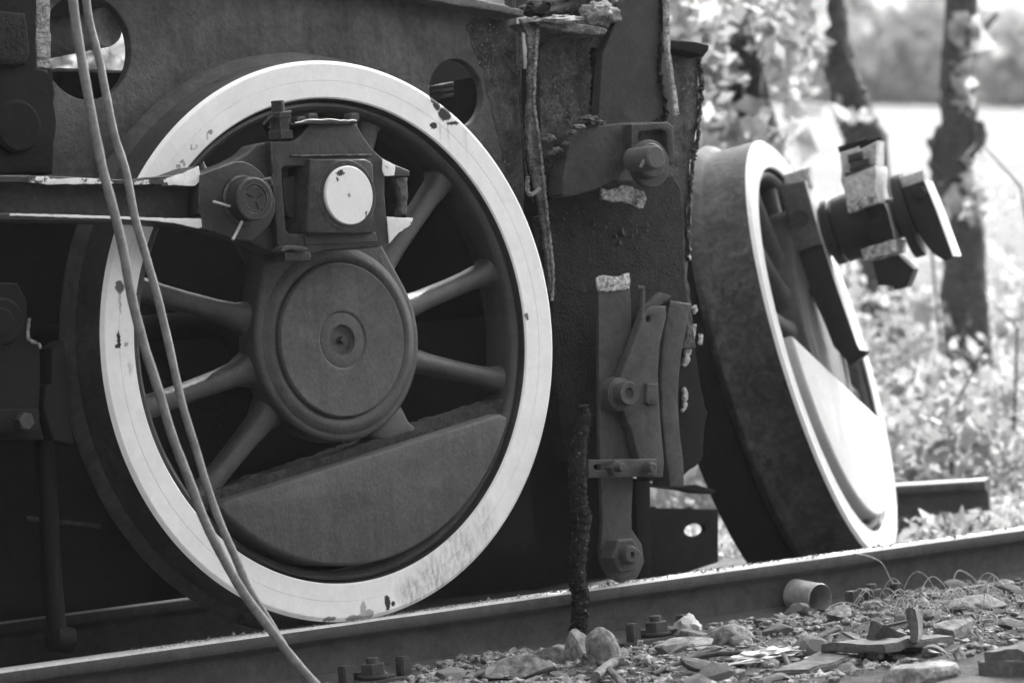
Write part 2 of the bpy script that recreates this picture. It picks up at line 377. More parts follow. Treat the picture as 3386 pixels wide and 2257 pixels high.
# --- driving wheel (part) : sub-parts
WC = Vector((0, 0, .65))
def wheel_geo(spokes, crank_ang, throw=.33):
    """returns dict of bmeshes in wheel space: face plane y=0, axle y axis, z up"""
    d = {}
    d['tyre'] = lathe_bm([(.5614, .004), (.565, 0), (.6025, 0), (.6032, .0012), (.6039, 0), (.640, 0), (.6405, .001), (.6415, .0005), (.6425, .001), (.65, .0065), (.652, .03), (.655, .098), (.662, .104), (.676, .112), (.681, .121), (.676, .131), (.66, .138), (.60, .14), (.5614, .135)], 192)
    b = lathe_bm([(.5614, .022), (.5614, .13), (.545, .13), (.535, .118), (.531, .07), (.532, .034), (.537, .021), (.546, .015), (.553, .017), (.557, .03), (.5605, .031)], 192)
    # hub casting with the crank boss
    hub = circ(0, 0, .236, 72); cx, cz = throw * math.cos(crank_ang), throw * math.sin(crank_ang)
    pts = hub + circ(cx, cz, .118, 48)
    hull = convex(pts)
    h2 = plate_mesh([hull], .075, .012, ((0, -.005, 0), (1, 0, 0), (0, 0, 1), (0, 1, 0)), 3)
    me = bpy.data.meshes.new('t'); h2.to_mesh(me); h2.free(); b.from_mesh(me); bpy.data.meshes.remove(me)
    ring = lathe_bm([(.18, -.006), (.19, -.013), (.204, -.012), (.22, -.004), (.232, .008), (.234, .03), (.18, .03)], 96)
    me = bpy.data.meshes.new('t'); ring.to_mesh(me); ring.free(); b.from_mesh(me); bpy.data.meshes.remove(me)
    d['centre'] = b; d['spokes'] = []
    for a in spokes:
        s = bmesh.new(); rows = []; u = Vector((math.cos(R(a)), 0, math.sin(R(a)))); v = Vector((-u.z, 0, u.x))
        for (r, hw, hd, yc) in ((.19, .06, .05, .06), (.23, .042, .042, .06), (.26, .030, .038, .06), (.31, .0255, .035, .062), (.40, .024, .033, .065), (.46, .025, .032, .068), (.50, .028, .034, .07), (.52, .028, .037, .072), (.535, .04, .042, .076), (.548, .056, .046, .08)):
            row = []
            for k in range(16):
                t = 2 * math.pi * k / 16; c_, s_ = math.cos(t), math.sin(t)
                row.append(s.verts.new(u * r + v * hw * math.copysign(abs(c_) ** .8, c_) + Vector((0, yc + hd * math.copysign(abs(s_) ** .8, s_), 0))))
            rows.append(row)
        for A, B in zip(rows, rows[1:]):
            for k in range(16): s.faces.new((A[k], A[(k + 1) % 16], B[(k + 1) % 16], B[k]))
        s.faces.new(rows[0]); s.faces.new(rows[-1][::-1]); d['spokes'].append(s)
    return d
def convex(pts):
    pts = sorted(set((round(a, 6), round(b, 6)) for a, b in pts))
    def half(p):
        h = []
        for q in p:
            while len(h) > 1 and (h[-1][0] - h[-2][0]) * (q[1] - h[-2][1]) - (h[-1][1] - h[-2][1]) * (q[0] - h[-2][0]) <= 0: h.pop()
            h.append(q)
        return h
    return half(pts)[:-1] + half(pts[::-1])[:-1]
def segment_loop(r, crank_ang, p=None, q=None, n=60):
    """counterweight: arc of radius r closed by a chord, from angle q going clockwise round the bottom to p"""
    return [(r * math.cos(q + (p - q) * k / n), r * math.sin(q + (p - q) * k / n)) for k in range(n + 1)]
CR = R(98.3); SP = [-13.8, 14.6, 42.5, 70, 98, 128, 163, 193, 221]
G = wheel_geo(SP, CR)
whl = link('driving_wheel', place(G['centre'], WC), wheel_m, loco, True)
whl['label'] = 'big spoked driving wheel with white tyre face'
link('tyre', place(G['tyre'], WC), tyre_m, whl, True)
# the tread and flange are dull, only the face is painted white
ty = whl.children[0]; ty.data.materials.append(tread_m)
for p in ty.data.polygons:
    c_ = p.center; r_ = math.hypot(c_.x, c_.z - .65)
    if r_ > .648 and c_.y > .012 or c_.y > .05: p.material_index = 1
for s in G['spokes']: link('spoke', place(s, WC), wheel_m, whl, True)
a1, a2 = math.atan2(-.20, .48), math.atan2(-.34, -.388)
cwl = [(x, z + .65) for x, z in segment_loop(.521, CR, a2, a1)]
e0, e1 = Vector(cwl[0]), Vector(cwl[-1]); cwl = cwl[2:-2]; cwl += [tuple(e1.lerp(Vector(cwl[-1]), .45) + (e0 - e1) * .006), tuple(e1 + (e0 - e1) * .035), tuple(e0 + (e1 - e0) * .035), tuple(e0.lerp(Vector(cwl[0]), .45) + (e1 - e0) * .006)]
plate('counterweight', cwl, -.02, .13, cw_m, whl, bev=.009, world=True)
ch0, ch1 = e1, e0; up_ = Vector((-(ch1 - ch0).y, (ch1 - ch0).x)).normalized()
lip = [tuple(ch0 + (ch1 - ch0) * .02 - up_ * .03), tuple(ch1 - (ch1 - ch0) * .0 - up_ * .03), tuple(ch1 + (ch1 - ch0) * .03 + up_ * .026), tuple(ch0 - (ch1 - ch0) * .04 + up_ * .02)]
o = plate('counterweight_ledge', jag(lip, .012, .003, 3), .03, .08, mat('gritty ledge', .06, var=.8, vs=30, fs=140, bump=1., bd=.008, chips=(40, .55), chipc=.02), whl, bev=.006, world=True)
# hub cover with centre hole
b = lathe_bm([(.0, .02), (.0, -.004), (.012, -.004), (.026, -.004), (.031, -.012), (.036, -.028), (.060, -.0285), (.0635, -.0265), (.067, -.0295), (.070, -.031), (.0705, -.031), (.1745, -.031), (.175, -.031), (.179, -.027), (.1795, -.026), (.181, 0), (.18, .02)], 96)
link('hub_cover', place(b, WC + Vector((0, .011, 0))), mat('hub cover paint', .125, streak=.3, var=.3, vs=6, fs=120, bump=.5, bd=.003, rough=.55, mott=.16, chips=(22, .70), chipc=.015), whl, True)
b = box_bm((0, 0, 0), (.014, .03, .014), bev=.001); bmesh.ops.rotate(b, verts=b.verts, cent=(0, 0, 0), matrix=Matrix.Rotation(R(45), 3, 'Y'))
link('centre_key', place(b, (0, -.01, .65)), steel_m, whl, True)
# web gussets between hub and counterweight
plate('web_gusset', P2([(935, 930), (952, 965), (978, 990), (900, 1015), (860, 1000)], .01), .03, .06, wheel_m, whl, bev=.01, world=True)
plate('web_gusset', P2([(500, 1155), (560, 1110), (592, 1088), (640, 1085), (700, 1095), (640, 1130)], .04), .05, .05, wheel_m, whl, bev=.01, world=True)
axle = place(lathe_bm([(0, 1.5), (0, .02), (.1, .02), (.1, 1.5)], 32), WC); link('axle', axle, dark_m, whl, True)

# --- connecting rod
PX, PZ = -.048, .977
YB = -.12
body = c2([(770, 440), (930, 440), (985, 425), (1040, 380), (1100, 300), (1100, 285), (1520, 285), (1525, 310), (1575, 400), (1640, 490), (1735, 580), (1850, 640), (1975, 690), (1975, 740), (1760, 740), (1758, 900), (1775, 1085), (2010, 1100), (1980, 1160), (1880, 1230), (1790, 1320), (1700, 1350), (1300, 1370), (1120, 1400), (1110, 1460), (890, 1460), (880, 1390), (850, 1400), (840, 1380), (800, 880)])
hole = c2([(865, 680), (885, 655), (1000, 650), (1660, 660), (1660, 1220), (1500, 1235), (930, 1235), (905, 1200), (890, 1000)])
rod = plate('connecting_rod', c2([(-1600, 720), (170, 745), (170, 835), (60, 845), (-1600, 815)]), -.10, .055, rod_m, loco, bev=.003, rough=.0012)
# beam: web + flanges
beam = empty('rod_beam', (0, 0, 0), None); bpy.data.objects.remove(beam)
plate('rod_web', [(-500, 400), (457, 415), (462, 510), (-500, 492)], -.082, .03, rodw_m, rod, bev=.004)
flw_m = mat('white flange paint', .62, var=.2, vs=12, fs=90, bump=.5, chips=(9, .52), chipc=.05)
bpy.data.meshes.remove(rod.data) if False else None
rod_new = plate_mesh([P2([(-500, 393), (50, 403), (140, 405), (300, 413), (330, 407), (400, 402), (456, 381), (459, 398), (460, 418), (448, 427), (400, 425), (375, 428), (368, 412), (352, 420), (310, 424), (-500, 408)], -.125)], .095, .003, XZ(-.125))
me = bpy.data.meshes.new('connecting_rod'); bmesh.ops.recalc_face_normals(rod_new, faces=rod_new.faces); rod_new.to_mesh(me); rod_new.free(); me.materials.append(rod_m); rod.data = me
for f in me.polygons: f.use_smooth = False
rod['label'] = 'heavy connecting rod with white painted flange strips'
plate('lower_flange', [(-500, 478), (0, 489), (380, 502), (463, 499), (467, 522), (455, 526), (400, 514), (330, 509), (-500, 496)], -.125, .095, rod_m, rod, bev=.003, rough=.0008)
plate('flange_paint_strip', [(64, 404), (110, 406), (115, 411), (200, 409), (255, 416), (262, 421), (120, 424), (62, 419)], -.1275, .002, flw_m, rod, bev=.0005, rough=.001, step=.01)
plate('flange_paint_strip', [(302, 417), (330, 414), (372, 412), (392, 406), (420, 398), (456, 382), (460, 398), (460, 414), (449, 427), (402, 425), (376, 428), (368, 423), (310, 424)], -.1275, .002, flw_m, rod, bev=.0005, rough=.001, step=.01)
plate('flange_paint_strip', [(24, 490), (200, 494), (380, 501), (462, 502), (467, 520), (455, 524), (400, 512), (330, 505), (22, 495)], -.1275, .002, mat('white strip clean', .66, var=.12, vs=12, fs=90, bump=.3, chips=(14, .64), chipc=.06), rod, bev=.0005, rough=.0006, step=.01)
plate('rod_head', body, YB, .085, rod_m, rod, holes=[P2(hole, YB)], bev=.004)
# step line on head, top cap strip with small nuts
plate('cap_strip', c2([(985, 275), (1090, 248), (1100, 240), (1300, 246), (1520, 252), (1525, 290), (1090, 292), (985, 290)]), YB - .012, .11, rod_m, rod, bev=.004, rough=.0015, step=.012)
for x, y in ((1110, 230), (1470, 228), (1015, 258)):
    p = at(416.8 + .2658 * x, 208.4 + .2658 * y, YB + .02); b = box_bm((0, 0, 0), (.026, .03, .017), bev=.003); link('cap_nut', place(b, p), rod_m, rod, True)
plate('head_ridge', c2([(950, 553), (1640, 545), (1650, 562), (950, 570)]), YB - .006, .02, rod_m, rod, bev=.003)
# tall hexagon nut left of the cap
p = at(416.8 + .2658 * 855, 208.4 + .2658 * 400, YB + .03)
b = bmesh.new()
for (r, h, z0) in ((.031, .02, -.006), (.024, .03, .014), (.030, .012, .042), (.015, .03, .052)):
    q = hexbm(r, h, 6 if r != .015 else 20, .002); bmesh.ops.rotate(q, verts=q.verts, cent=(0, 0, 0), matrix=Matrix.Rotation(R(90), 3, 'X')); bmesh.ops.translate(q, vec=(0, 0, z0), verts=q.verts)
    me = bpy.data.meshes.new('t'); q.to_mesh(me); q.free(); b.from_mesh(me)
link('head_nut', place(b, p), rod_m, rod, True)
link('split_pin', tube_bm([p + Vector((-.045, 0, .03)), p + Vector((-.02, -.01, .052)), p + Vector((.02, -.02, .055)), p + Vector((.03, 0, .05))], .0028, 8), steel_m, rod, True)
# wedge in the window, bearing block, rings, white cap
plate('bearing_wedge', c2([(880, 760), (900, 742), (1120, 735), (1120, 1105), (960, 1100), (925, 1080), (895, 960)]), -.085, .05, rod_m, rod, bev=.006)
plate('bearing_block', c2([(1115, 590), (1590, 588), (1640, 610), (1665, 650), (1668, 1000), (1660, 1232), (1090, 1235), (1075, 1210), (1100, 900)]), -.142, .09, steel_m, rod, bev=.006)
disc('bearing_ring', (PX, -.1445, PZ), .083, .03, steel_m, rod, .003, 72)
disc('crank_pin_cap', (PX, -.153, PZ), .0672, .03, capwhite_m, rod, .002, 96)
ptop = P2(c2([(1358, 560), (1366, 560), (1370, 650), (1362, 650)]), -.146)
# back plate shoulder below the block
plate('block_shelf', c2([(1060, 1225), (1680, 1220), (1700, 1300), (1300, 1330), (1080, 1330)]), -.1245, .03, rod_m, rod, bev=.003)
plate('gib_key', c2([(860, 1375), (890, 1345), (930, 1330), (1090, 1352), (1095, 1382), (1000, 1385), (940, 1372), (870, 1395)]), -.150, .04, steel_m, rod, bev=.003, sm=1)
plate('gib_key', c2([(895, 1392), (1100, 1385), (1125, 1410), (1120, 1470), (900, 1470)]), -.140, .04, rod_m, rod, bev=.004)
# right hand tail of the strap, cut away with bolt stub and white paint
tailw = mat('tail white paint', .64, var=.1, vs=16, fs=90, bump=.3, chips=(22, .6), chipc=.05)
plate('strap_paint', c2([(1738, 592), (1850, 645), (1838, 735), (1800, 740), (1760, 738), (1736, 690)]), YB - .003, .004, tailw, rod, bev=.0005, rough=.001, step=.008)
plate('strap_paint', c2([(1776, 1088), (2005, 1102), (1978, 1158), (1880, 1228), (1800, 1318), (1786, 1200)]), YB - .003, .004, tailw, rod, bev=.0005, rough=.001, step=.008)
plate('cut_bolt', c2([(1765, 745), (1955, 742), (1968, 900), (1955, 1090), (1875, 1078), (1840, 1000), (1832, 800)]), -.09, .05, burnt_m, rod, bev=.008, rough=.002, step=.01)
plate('cut_bolt', c2([(1850, 750), (1960, 748), (1965, 880), (1955, 1080), (1900, 1075), (1880, 860)]), -.105, .03, mat('cut bolt steel', .12, var=.9, vs=40, fs=90, bump=1., bd=.006), rod, bev=.006, rough=.002, step=.01)
# forked joint on the left
plate('rod_fork', c2([(160, 720), (450, 605), (560, 545), (610, 500), (645, 462), (765, 438), (800, 880), (830, 1380), (780, 1400), (560, 1290), (180, 1195)]), -.098, .06, rod_m, rod, bev=.006)
eye = [(165, 725), (300, 670), (460, 612), (540, 608), (620, 640), (700, 710), (770, 820), (812, 930), (815, 1040), (780, 1130), (700, 1230), (620, 1290), (560, 1296), (480, 1285), (190, 1190), (178, 1080), (150, 1060), (150, 850), (160, 835)]
plate('rod_eye', c2(eye), -.132, .04, rod_m, rod, bev=.004)
kp = at(416.8 + .2658 * 620, 208.4 + .2658 * 935, -.175)
kb = at(416.8 + .2658 * 520, 208.4 + .2658 * 860, -.135)
disc('knuckle_washer', (kp.x, -.142, kp.z), .056, .012, rod_m, rod, .003, 48)
b = lathe_bm([(0, .05), (0, .002), (.0275, .002), (.0285, .005), (.031, .005), (.032, 0), (.045, 0), (.0485, .003), (.0485, .05)], 56)
link('knuckle_pin', place(b, (kp.x, -.183, kp.z)), rod_m, rod, True)
for a in (20, 150, 290): 
    q = Vector((math.cos(R(a)), 0, math.sin(R(a)))); b = tube_bm([Vector((kp.x, -.1815, kp.z)) + q * .006, Vector((kp.x, -.1815, kp.z)) + q * .024], .0013, 6); link('pin_groove', b, dark_m, rod)
q0 = Vector((kp.x - .05, -.15, kp.z - .012))
link('split_pin', tube_bm([q0 + Vector((.06, 0, .01)), q0 + Vector((.0, 0, -.0)), q0 + Vector((-.045, -.005, .012))], .003, 8), concr_m, rod, True)
link('split_pin', tube_bm([q0 + Vector((.03, -.004, -.035)), q0 + Vector((.012, -.004, -.06)), q0 + Vector((-.003, -.008, -.075))], .0035, 8), concr_m, rod, True)
link('pin_tab', tube_bm([Vector((kp.x + .035, -.16, kp.z + .04)), Vector((kp.x + .06, -.162, kp.z + .045)), Vector((kp.x + .065, -.16, kp.z + .03))], .004, 8), rod_m, rod, True)
link('crank_pin', place(lathe_bm([(0, .14), (0, 0), (.062, 0), (.062, .14)], 40), (PX, -.08, PZ)), steel_m, rod, True)

# --- main frame plate with two round openings
def circv(cx, cy, ry, Y, n=48):
    c = at(cx, cy, Y); r = (at(cx, cy - ry, Y) - c).length; return circ(c.x, c.z, r, n)
YF = .18
lh = circv(199, 108, 121, YF); rh = circv(1049, 214, 78, YF)
fr = plate('frame_plate', P2([(-700, -300), (1050, 2), (1188, 34), (1194, 240), (1200, 340), (1206, 430), (1203, 520), (1150, 420), (1080, 330), (980, 235), (880, 185), (760, 165), (640, 175), (520, 235), (430, 320), (360, 400), (300, 470), (-700, 470)], YF), YF, .028, frame_m, loco, holes=[lh, rh], bev=.004, world=True)
fr['label'] = 'thick frame plate with two round openings'
plate('scorched_patch', [(1070, 55), (1100, 40), (1186, 55), (1191, 240), (1199, 400), (1196, 500), (1180, 480), (1165, 400), (1150, 330), (1130, 260), (1110, 160), (1085, 110)], YF - .0022, .003, framedark_m, fr, bev=.0005, rough=.004, step=.015)
plate('frame_flange', [(-700, -325), (1040, -14), (1115, 2), (1205, 24), (1204, 38), (1110, 22), (1035, 10), (-700, -300)], YF - .06, .1, mat('flange rust', .16, var=.5, vs=14, fs=110, bump=.8), fr, bev=.004, rough=.002, step=.02)
# far side frame, deck, cross members and sheet added to keep the inside dark
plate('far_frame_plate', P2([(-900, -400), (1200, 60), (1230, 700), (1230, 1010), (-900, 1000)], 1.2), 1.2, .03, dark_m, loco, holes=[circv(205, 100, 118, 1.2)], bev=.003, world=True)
link('deck_blocker', box_bm((-1.6, .72, 1.53), (4.3, 1.2, .02)), dark_m, loco)
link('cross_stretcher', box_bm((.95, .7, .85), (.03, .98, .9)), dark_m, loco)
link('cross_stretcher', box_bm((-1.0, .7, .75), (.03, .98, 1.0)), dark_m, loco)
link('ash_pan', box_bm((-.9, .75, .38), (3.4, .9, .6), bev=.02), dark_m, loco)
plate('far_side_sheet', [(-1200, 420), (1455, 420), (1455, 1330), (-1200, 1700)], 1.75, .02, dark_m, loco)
# unseen drum and box added at left to keep light off the treads
b = lathe_bm([(0, 0), (.53, 0), (.55, .02), (.55, 1.1), (.53, 1.12), (0, 1.12)], 48); bmesh.ops.rotate(b, verts=b.verts, cent=(0, 0, 0), matrix=Matrix.Rotation(R(90), 3, 'Z')); link('left_light_blocker', place(b, (-1.64, -.6, .7)), dark_m, loco, True)
link('left_blocker_box', box_bm((-2.4, .1, 1.1), (1.5, 1.2, 2.0), bev=.03), dark_m, loco)
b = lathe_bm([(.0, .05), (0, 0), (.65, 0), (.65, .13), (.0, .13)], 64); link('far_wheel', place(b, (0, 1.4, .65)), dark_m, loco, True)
# things seen through the round openings
c = at(243, 62, .3); r = (at(243, 16, .3) - c).length
b = lathe_bm([(0, .3), (0, 0), (r * .96, 0), (r, .006), (r, .3)], 48)
link('sawn_bar_end', place(b, c), mat('brushed bar end', .6, var=.35, vs=20, fs=60, bump=.6, streak=.45), loco, True)
plate('inner_shelf', [(136, 160), (284, 166), (284, 225), (136, 225)], .62, .03, dark_m, loco, bev=.004)
plate('inner_shelf', [(136, 156), (284, 162), (284, 167), (136, 163)], .6, .06, concr_m, loco, bev=.002)
for k in range(3):
    y = 193 + 13 * k; plate('leaf_spring', [(1008, y + 2), (1043, y - 6), (1044, y + 4), (1008, y + 13)], .45, .05, mat('spring steel', .055, var=.3), loco, bev=.004)
# torch cut strip and dark gear at the far left
plate('cut_strip', [(80, -60), (116, -60), (117, 158), (84, 156), (82, 80)], .12, .02, cutedge_m, loco, bev=.003, rough=.002, step=.012)
plate('left_box', [(-400, -60), (84, -60), (84, 156), (122, 170), (130, 280), (122, 400), (-400, 395)], .09, .05, dark_m, loco, bev=.006, rough=.003)
plate('left_box_door', [(-60, 20), (60, 30), (72, 120), (60, 150), (-60, 150)], .07, .02, burnt_m, loco, bev=.008)
disc('left_boss', at(45, 290, .07), .06, .03, dark_m, loco, .008)

# --- brake gear
def bolt(p, r, t, m, par, name='bolt', hexa=True, axis_n=6):
    return link(name, place(hexbm(r, t, axis_n if hexa else 24, .002, R(15)), p), m, par, True)
YH = .03
hg = plate('brake_hanger', [(1376, 668), (1448, 660), (1450, 700), (1453, 1052), (1455, 1105), (1451, 1180), (1452, 1215), (1475, 1250), (1480, 1290), (1465, 1325), (1430, 1338), (1400, 1325), (1382, 1290), (1380, 1255), (1385, 1200), (1381, 1105), (1378, 1000)], YH, .014, hang_m, loco, bev=.003)
hg['label'] = 'flat vertical brake hanger bar ending in a bolted eye'
plate('burnt_end', [(1372, 640), (1380, 632), (1410, 634), (1447, 629), (1448, 662), (1420, 668), (1376, 670)], YH - .004, .008, mat('pale burnt steel', .4, var=.9, vs=30, fs=120, bump=1., bd=.008, mott=.5, chips=(45, .6), chipc=.06), hg, bev=.002, rough=.003, step=.012)
sh = plate('brake_shoe', [(1541, 690), (1587, 697), (1580, 740), (1568, 800), (1561, 860), (1558, 920), (1563, 1000), (1571, 1060), (1573, 1118), (1541, 1117), (1530, 1040), (1522, 960), (1519, 880), (1522, 800), (1530, 740)], YH - .01, .07, hang_m, loco, bev=.005)
sh['label'] = 'curved brake shoe beside its holder'
hd = plate('shoe_holder', [(1483, 712), (1500, 702), (1530, 702), (1532, 725), (1517, 790), (1512, 860), (1515, 920), (1520, 990), (1527, 1060), (1524, 1096), (1480, 1092), (1464, 1040), (1450, 985), (1428, 935), (1420, 905), (1424, 868), (1437, 835), (1455, 790)], YH - .035, .03, hang_m, sh, bev=.005, holes=[circv(1490, 733, 7, YH - .035, 14)])
c = at(1446, 903, YH - .075); b = lathe_bm([(0, .06), (0, .012), (.011, .01), (.015, .001), (.027, 0), (.030, .004), (.030, .03), (.04, .034), (.043, .06)], 36); link('pivot_pin', place(b, c), hang_m, sh, True)
plate('shoe_key', [(1487, 880), (1513, 880), (1514, 928), (1492, 930), (1485, 922)], YH - .045, .02, hang_m, sh, bev=.004)
plate('bent_tab', [(1480, 705), (1520, 672), (1543, 680), (1512, 706)], YH - .02, .02, hang_m, sh, bev=.003, rough=.002)
link('hooked_rod', tube_bm([at(1463, 660, .0), at(1476, 661, .0), at(1476, 690, .0), at(1474, 735, .0)], .006, 8), hang_m, sh, True)
slot = P2([(1364, 1068), (1370, 1065), (1412, 1068), (1412, 1080), (1370, 1079), (1364, 1075)], YH - .055)
stp = plate('slotted_strap', [(1352, 1055), (1508, 1053), (1509, 1093), (1352, 1097)], YH - .055, .018, hang_m, loco, holes=[slot], bev=.003)
for x in (1420, 1497):
    p = at(x, 1076, YH - .075); bolt(p, .022 if x < 1450 else .018, .025, hang_m, stp); disc('bolt_end', at(x + (12 if x < 1450 else 5), 1073, YH - .10), .011, .03, hang_m, stp, .002, 20)
c = at(1425, 1283, YH - .03); disc('washer', c, .048, .012, steel_m, hg, .003)
b = hexbm(.046, .05, 6, .004, R(0)); link('hex_nut', place(b, at(1441, 1275, YH - .078)), hang_m, hg, True)
b = lathe_bm([(.0, .03), (0, .01), (.006, .01), (.008, 0), (.018, 0), (.023, .006), (.023, .04)], 30); link('bolt_end', place(b, at(1452, 1273, YH - .10)), hang_m, hg, True)
# --- right hand cut frame: column, panels, big upper plate
colm = mat('scaly column', .15, ribs=90, mott=.6, var=.5, vs=18, fs=90, bump=1., bd=.006, speck=(240, .6, 18), speckc=.5, streak=.5)
col = plate('frame_column', [(1196, 44), (1232, 38), (1246, 45), (1240, 100), (1233, 150), (1230, 240), (1238, 340), (1248, 410), (1256, 483), (1265, 580), (1270, 680), (1264, 680), (1255, 580), (1243, 483), (1226, 410), (1213, 338), (1210, 290), (1214, 240), (1216, 130), (1213, 75), (1202, 58)], .08, .012, colm, loco, bev=.003, rough=.0025, step=.012)
col['label'] = 'narrow torch-cut column with a pale ridge'
ridge = spline([at(x, y, .078) for x, y in ((1235, 60), (1231, 130), (1228, 200), (1227, 240), (1236, 300), (1241, 340), (1248, 400), (1254, 460), (1260, 520), (1267, 580), (1271, 640), (1268, 690))], 16)
link('cut_ridge', tube_bm(ridge, .0032, 8, bump=.6, seed=4), cutedge_m, col, True)
lip_ = spline([at(x, y, .1) for x, y in ((1194, 60), (1195, 150), (1196, 250), (1201, 320), (1208, 390), (1218, 440), (1226, 465))], 14)
link('cut_ridge', tube_bm(lip_, .0028, 8, bump=.5, seed=5), framedark_m, col, True)
link('cut_corner', tube_bm(spline([at(x, y, .07) for x, y in ((1212, 405), (1212, 440), (1222, 446), (1240, 432))], 6), .005, 8, bump=.3), cutedge_m, col, True)
pan = plate('side_panel', [(1240, 60), (1395, 60), (1400, 330), (1330, 420), (1300, 700), (1275, 720), (1262, 500), (1246, 400), (1240, 250)], .13, .03, framedark_m, loco, bev=.003)
pan['label'] = 'recessed scorched side panel between column and big plate'
link('weld_seam', tube_bm(spline([at(x, y, .128) for x, y in ((1363, 110), (1366, 180), (1364, 250), (1362, 300))], 12), .011, 10, bump=.35, seed=9), burnt_m, pan, True)
big = plate('upper_plate', [(1385, 120), (1448, -30), (1470, -80), (1560, -80), (1535, 0), (1534, 120), (1552, 262), (1548, 290), (1400, 320), (1372, 300)], .09, .03, mat('upper plate paint', .066, mott=.25, var=.25, vs=7, fs=120, bump=.4, chips=(16, .66)), loco, bev=.003)
big['label'] = 'tall angled dark plate rising above the bracket'
plate('plate_edge_flange', [(1527, -60), (1537, -60), (1541, 118), (1562, 262), (1551, 266), (1540, 170), (1530, 100)], .05, .012, cutedge_m, big, bev=.003, rough=.001, step=.012)
link('weld_seam', tube_bm(spline([at(x, y, .088) for x, y in ((1522, -20), (1518, 80), (1515, 180), (1528, 262), (1500, 285))], 12), .007, 8, bump=.7, seed=3), burnt_m, big, True)
rear = plate('torn_rear_plate', [(1500, 100), (1612, 112), (1610, 150), (1604, 175), (1606, 230), (1600, 300), (1596, 335), (1588, 370), (1584, 420), (1580, 480), (1578, 560), (1580, 640), (1588, 700), (1592, 760), (1600, 800), (1450, 800), (1260, 720), (1240, 500), (1500, 300)], .17, .03, framedark_m, loco, bev=.004, rough=.004, step=.015)
rear['label'] = 'torn rear plate with a ragged right edge'
plate('rear_top_flange', [(1540, 92), (1600, 96), (1630, 104), (1627, 116), (1618, 128), (1540, 112)], .11, .1, dark_m, rear, bev=.004, rough=.001)
edge = spline([at(x, y, .166) for x, y in ((1610, 118), (1606, 150), (1611, 200), (1607, 260), (1600, 330), (1592, 370), (1586, 430), (1582, 520), (1581, 600))], 10)
link('torn_edge', tube_bm(edge, .006, 7, bump=.8, seed=12), mat('torn edge steel', .09, var=1., vs=30, fs=90, bump=1., bd=.01, speck=(60, .62), speckc=.5), rear, True)
low = plate('burnt_lower_plate', [(1258, 440), (1330, 400), (1500, 420), (1545, 400), (1566, 430), (1572, 520), (1574, 600), (1580, 690), (1584, 780), (1480, 860), (1400, 1060), (1300, 1060), (1275, 900), (1268, 700)], .1, .04, burnt_m, loco, bev=.006, rough=.003)  # burnt plate, its right part widened as painted shade over the rear plate
low['label'] = 'sooty burnt lower plate behind the brake hanger, widened dark for shade at the right'
plate('dark_web', [(1460, 780), (1592, 780), (1605, 860), (1625, 950), (1612, 1060), (1598, 1070), (1575, 1090), (1490, 1105), (1470, 1060)], .2, .04, dark_m, loco, bev=.004, rough=.004)
# slivers of pale torn metal beside the shoe
rag = mat('ragged pale scrap', .35, mott=.6, var=.7, vs=30, fs=80, bump=.8)
for k, pl in enumerate(([(1601, 700), (1604, 712), (1598, 722), (1596, 705)], [(1596, 745), (1601, 742), (1598, 770), (1590, 792), (1583, 800), (1586, 785)], [(1575, 800), (1588, 802), (1584, 830), (1577, 845), (1570, 840)], [(1610, 765), (1616, 768), (1616, 790), (1609, 785)], [(1574, 890), (1580, 905), (1578, 935), (1570, 950), (1569, 920)])):
    plate('ragged_scrap', pl, .19, .01, rag, loco, bev=.001, rough=.004, step=.008)
# bracket with pin
brk = plate('spring_bracket', [(1308, 306), (1330, 297), (1380, 287), (1440, 281), (1500, 279), (1538, 283), (1549, 300), (1549, 372), (1540, 384), (1500, 382), (1462, 372), (1440, 390), (1400, 420), (1370, 436), (1300, 455), (1290, 440), (1300, 380), (1305, 335)], .03, .06, mat('bracket paint', .06, mott=.35, edge=.004, edgec=.2, var=.25, vs=9, fs=150, bump=.5, speck=(200, .66, 25), speckc=.3), loco, bev=.006, sm=1)
brk['label'] = 'cast spring bracket holding a large round pin'
fl = P2([(1452, 285), (1535, 280), (1548, 292), (1549, 374), (1535, 372), (1534, 306), (1524, 298), (1470, 302), (1466, 308), (1466, 376), (1452, 374)], .005)
plate('bracket_rim', fl, .005, .04, brk.data.materials[0], brk, bev=.004, world=True)
disc('pin_washer', at(1497, 376, -.01), .06, .02, hang_m, brk, .004)
disc('pin_collar', at(1499, 368, -.045), .045, .04, hang_m, brk, .005)
disc('bracket_pin', at(1508, 361, -.095), .030, .09, mat('clean pin', .13, var=.2, vs=12, fs=90, bump=.2), brk, .004)
link('cotter', tube_bm([at(1472, 384, -.07), at(1479, 368, -.08), at(1486, 360, -.08)], .004, 8), cutedge_m, brk, True)
plate('burnt_face', [(1382, 432), (1395, 440), (1440, 425), (1480, 440), (1485, 458), (1480, 478), (1460, 474), (1440, 464), (1400, 460), (1383, 458)], .05, .008, mat('pale burnt face', .26, var=1., vs=28, fs=110, bump=1., bd=.008, mott=.6, chips=(40, .57), chipc=.03), loco, bev=.002, rough=.003, step=.012)
slagm = mat('slag', .16, var=.8, vs=30, fs=100, bump=.8, bd=.006, rough=.5)
for k, (x, y, r, Y, sx) in enumerate(((1352, 277, .026, .02, 1.5), (1376, 282, .014, .02, 1.6), (1330, 292, .016, .0, 1.4), (1312, 305, .014, .0, 1.2), (1262, 318, .02, .06, .9), (1280, 345, .016, .04, 1.), (1300, 330, .012, .02, 1.2), (1268, 352, .013, .05, 1.))):
    link('slag_drip', lump_bm(at(x, y, Y), r * .8, .5, 2.2, 3, (sx, 1, .6), k), slagm if k > 1 else steel_m, loco, True)
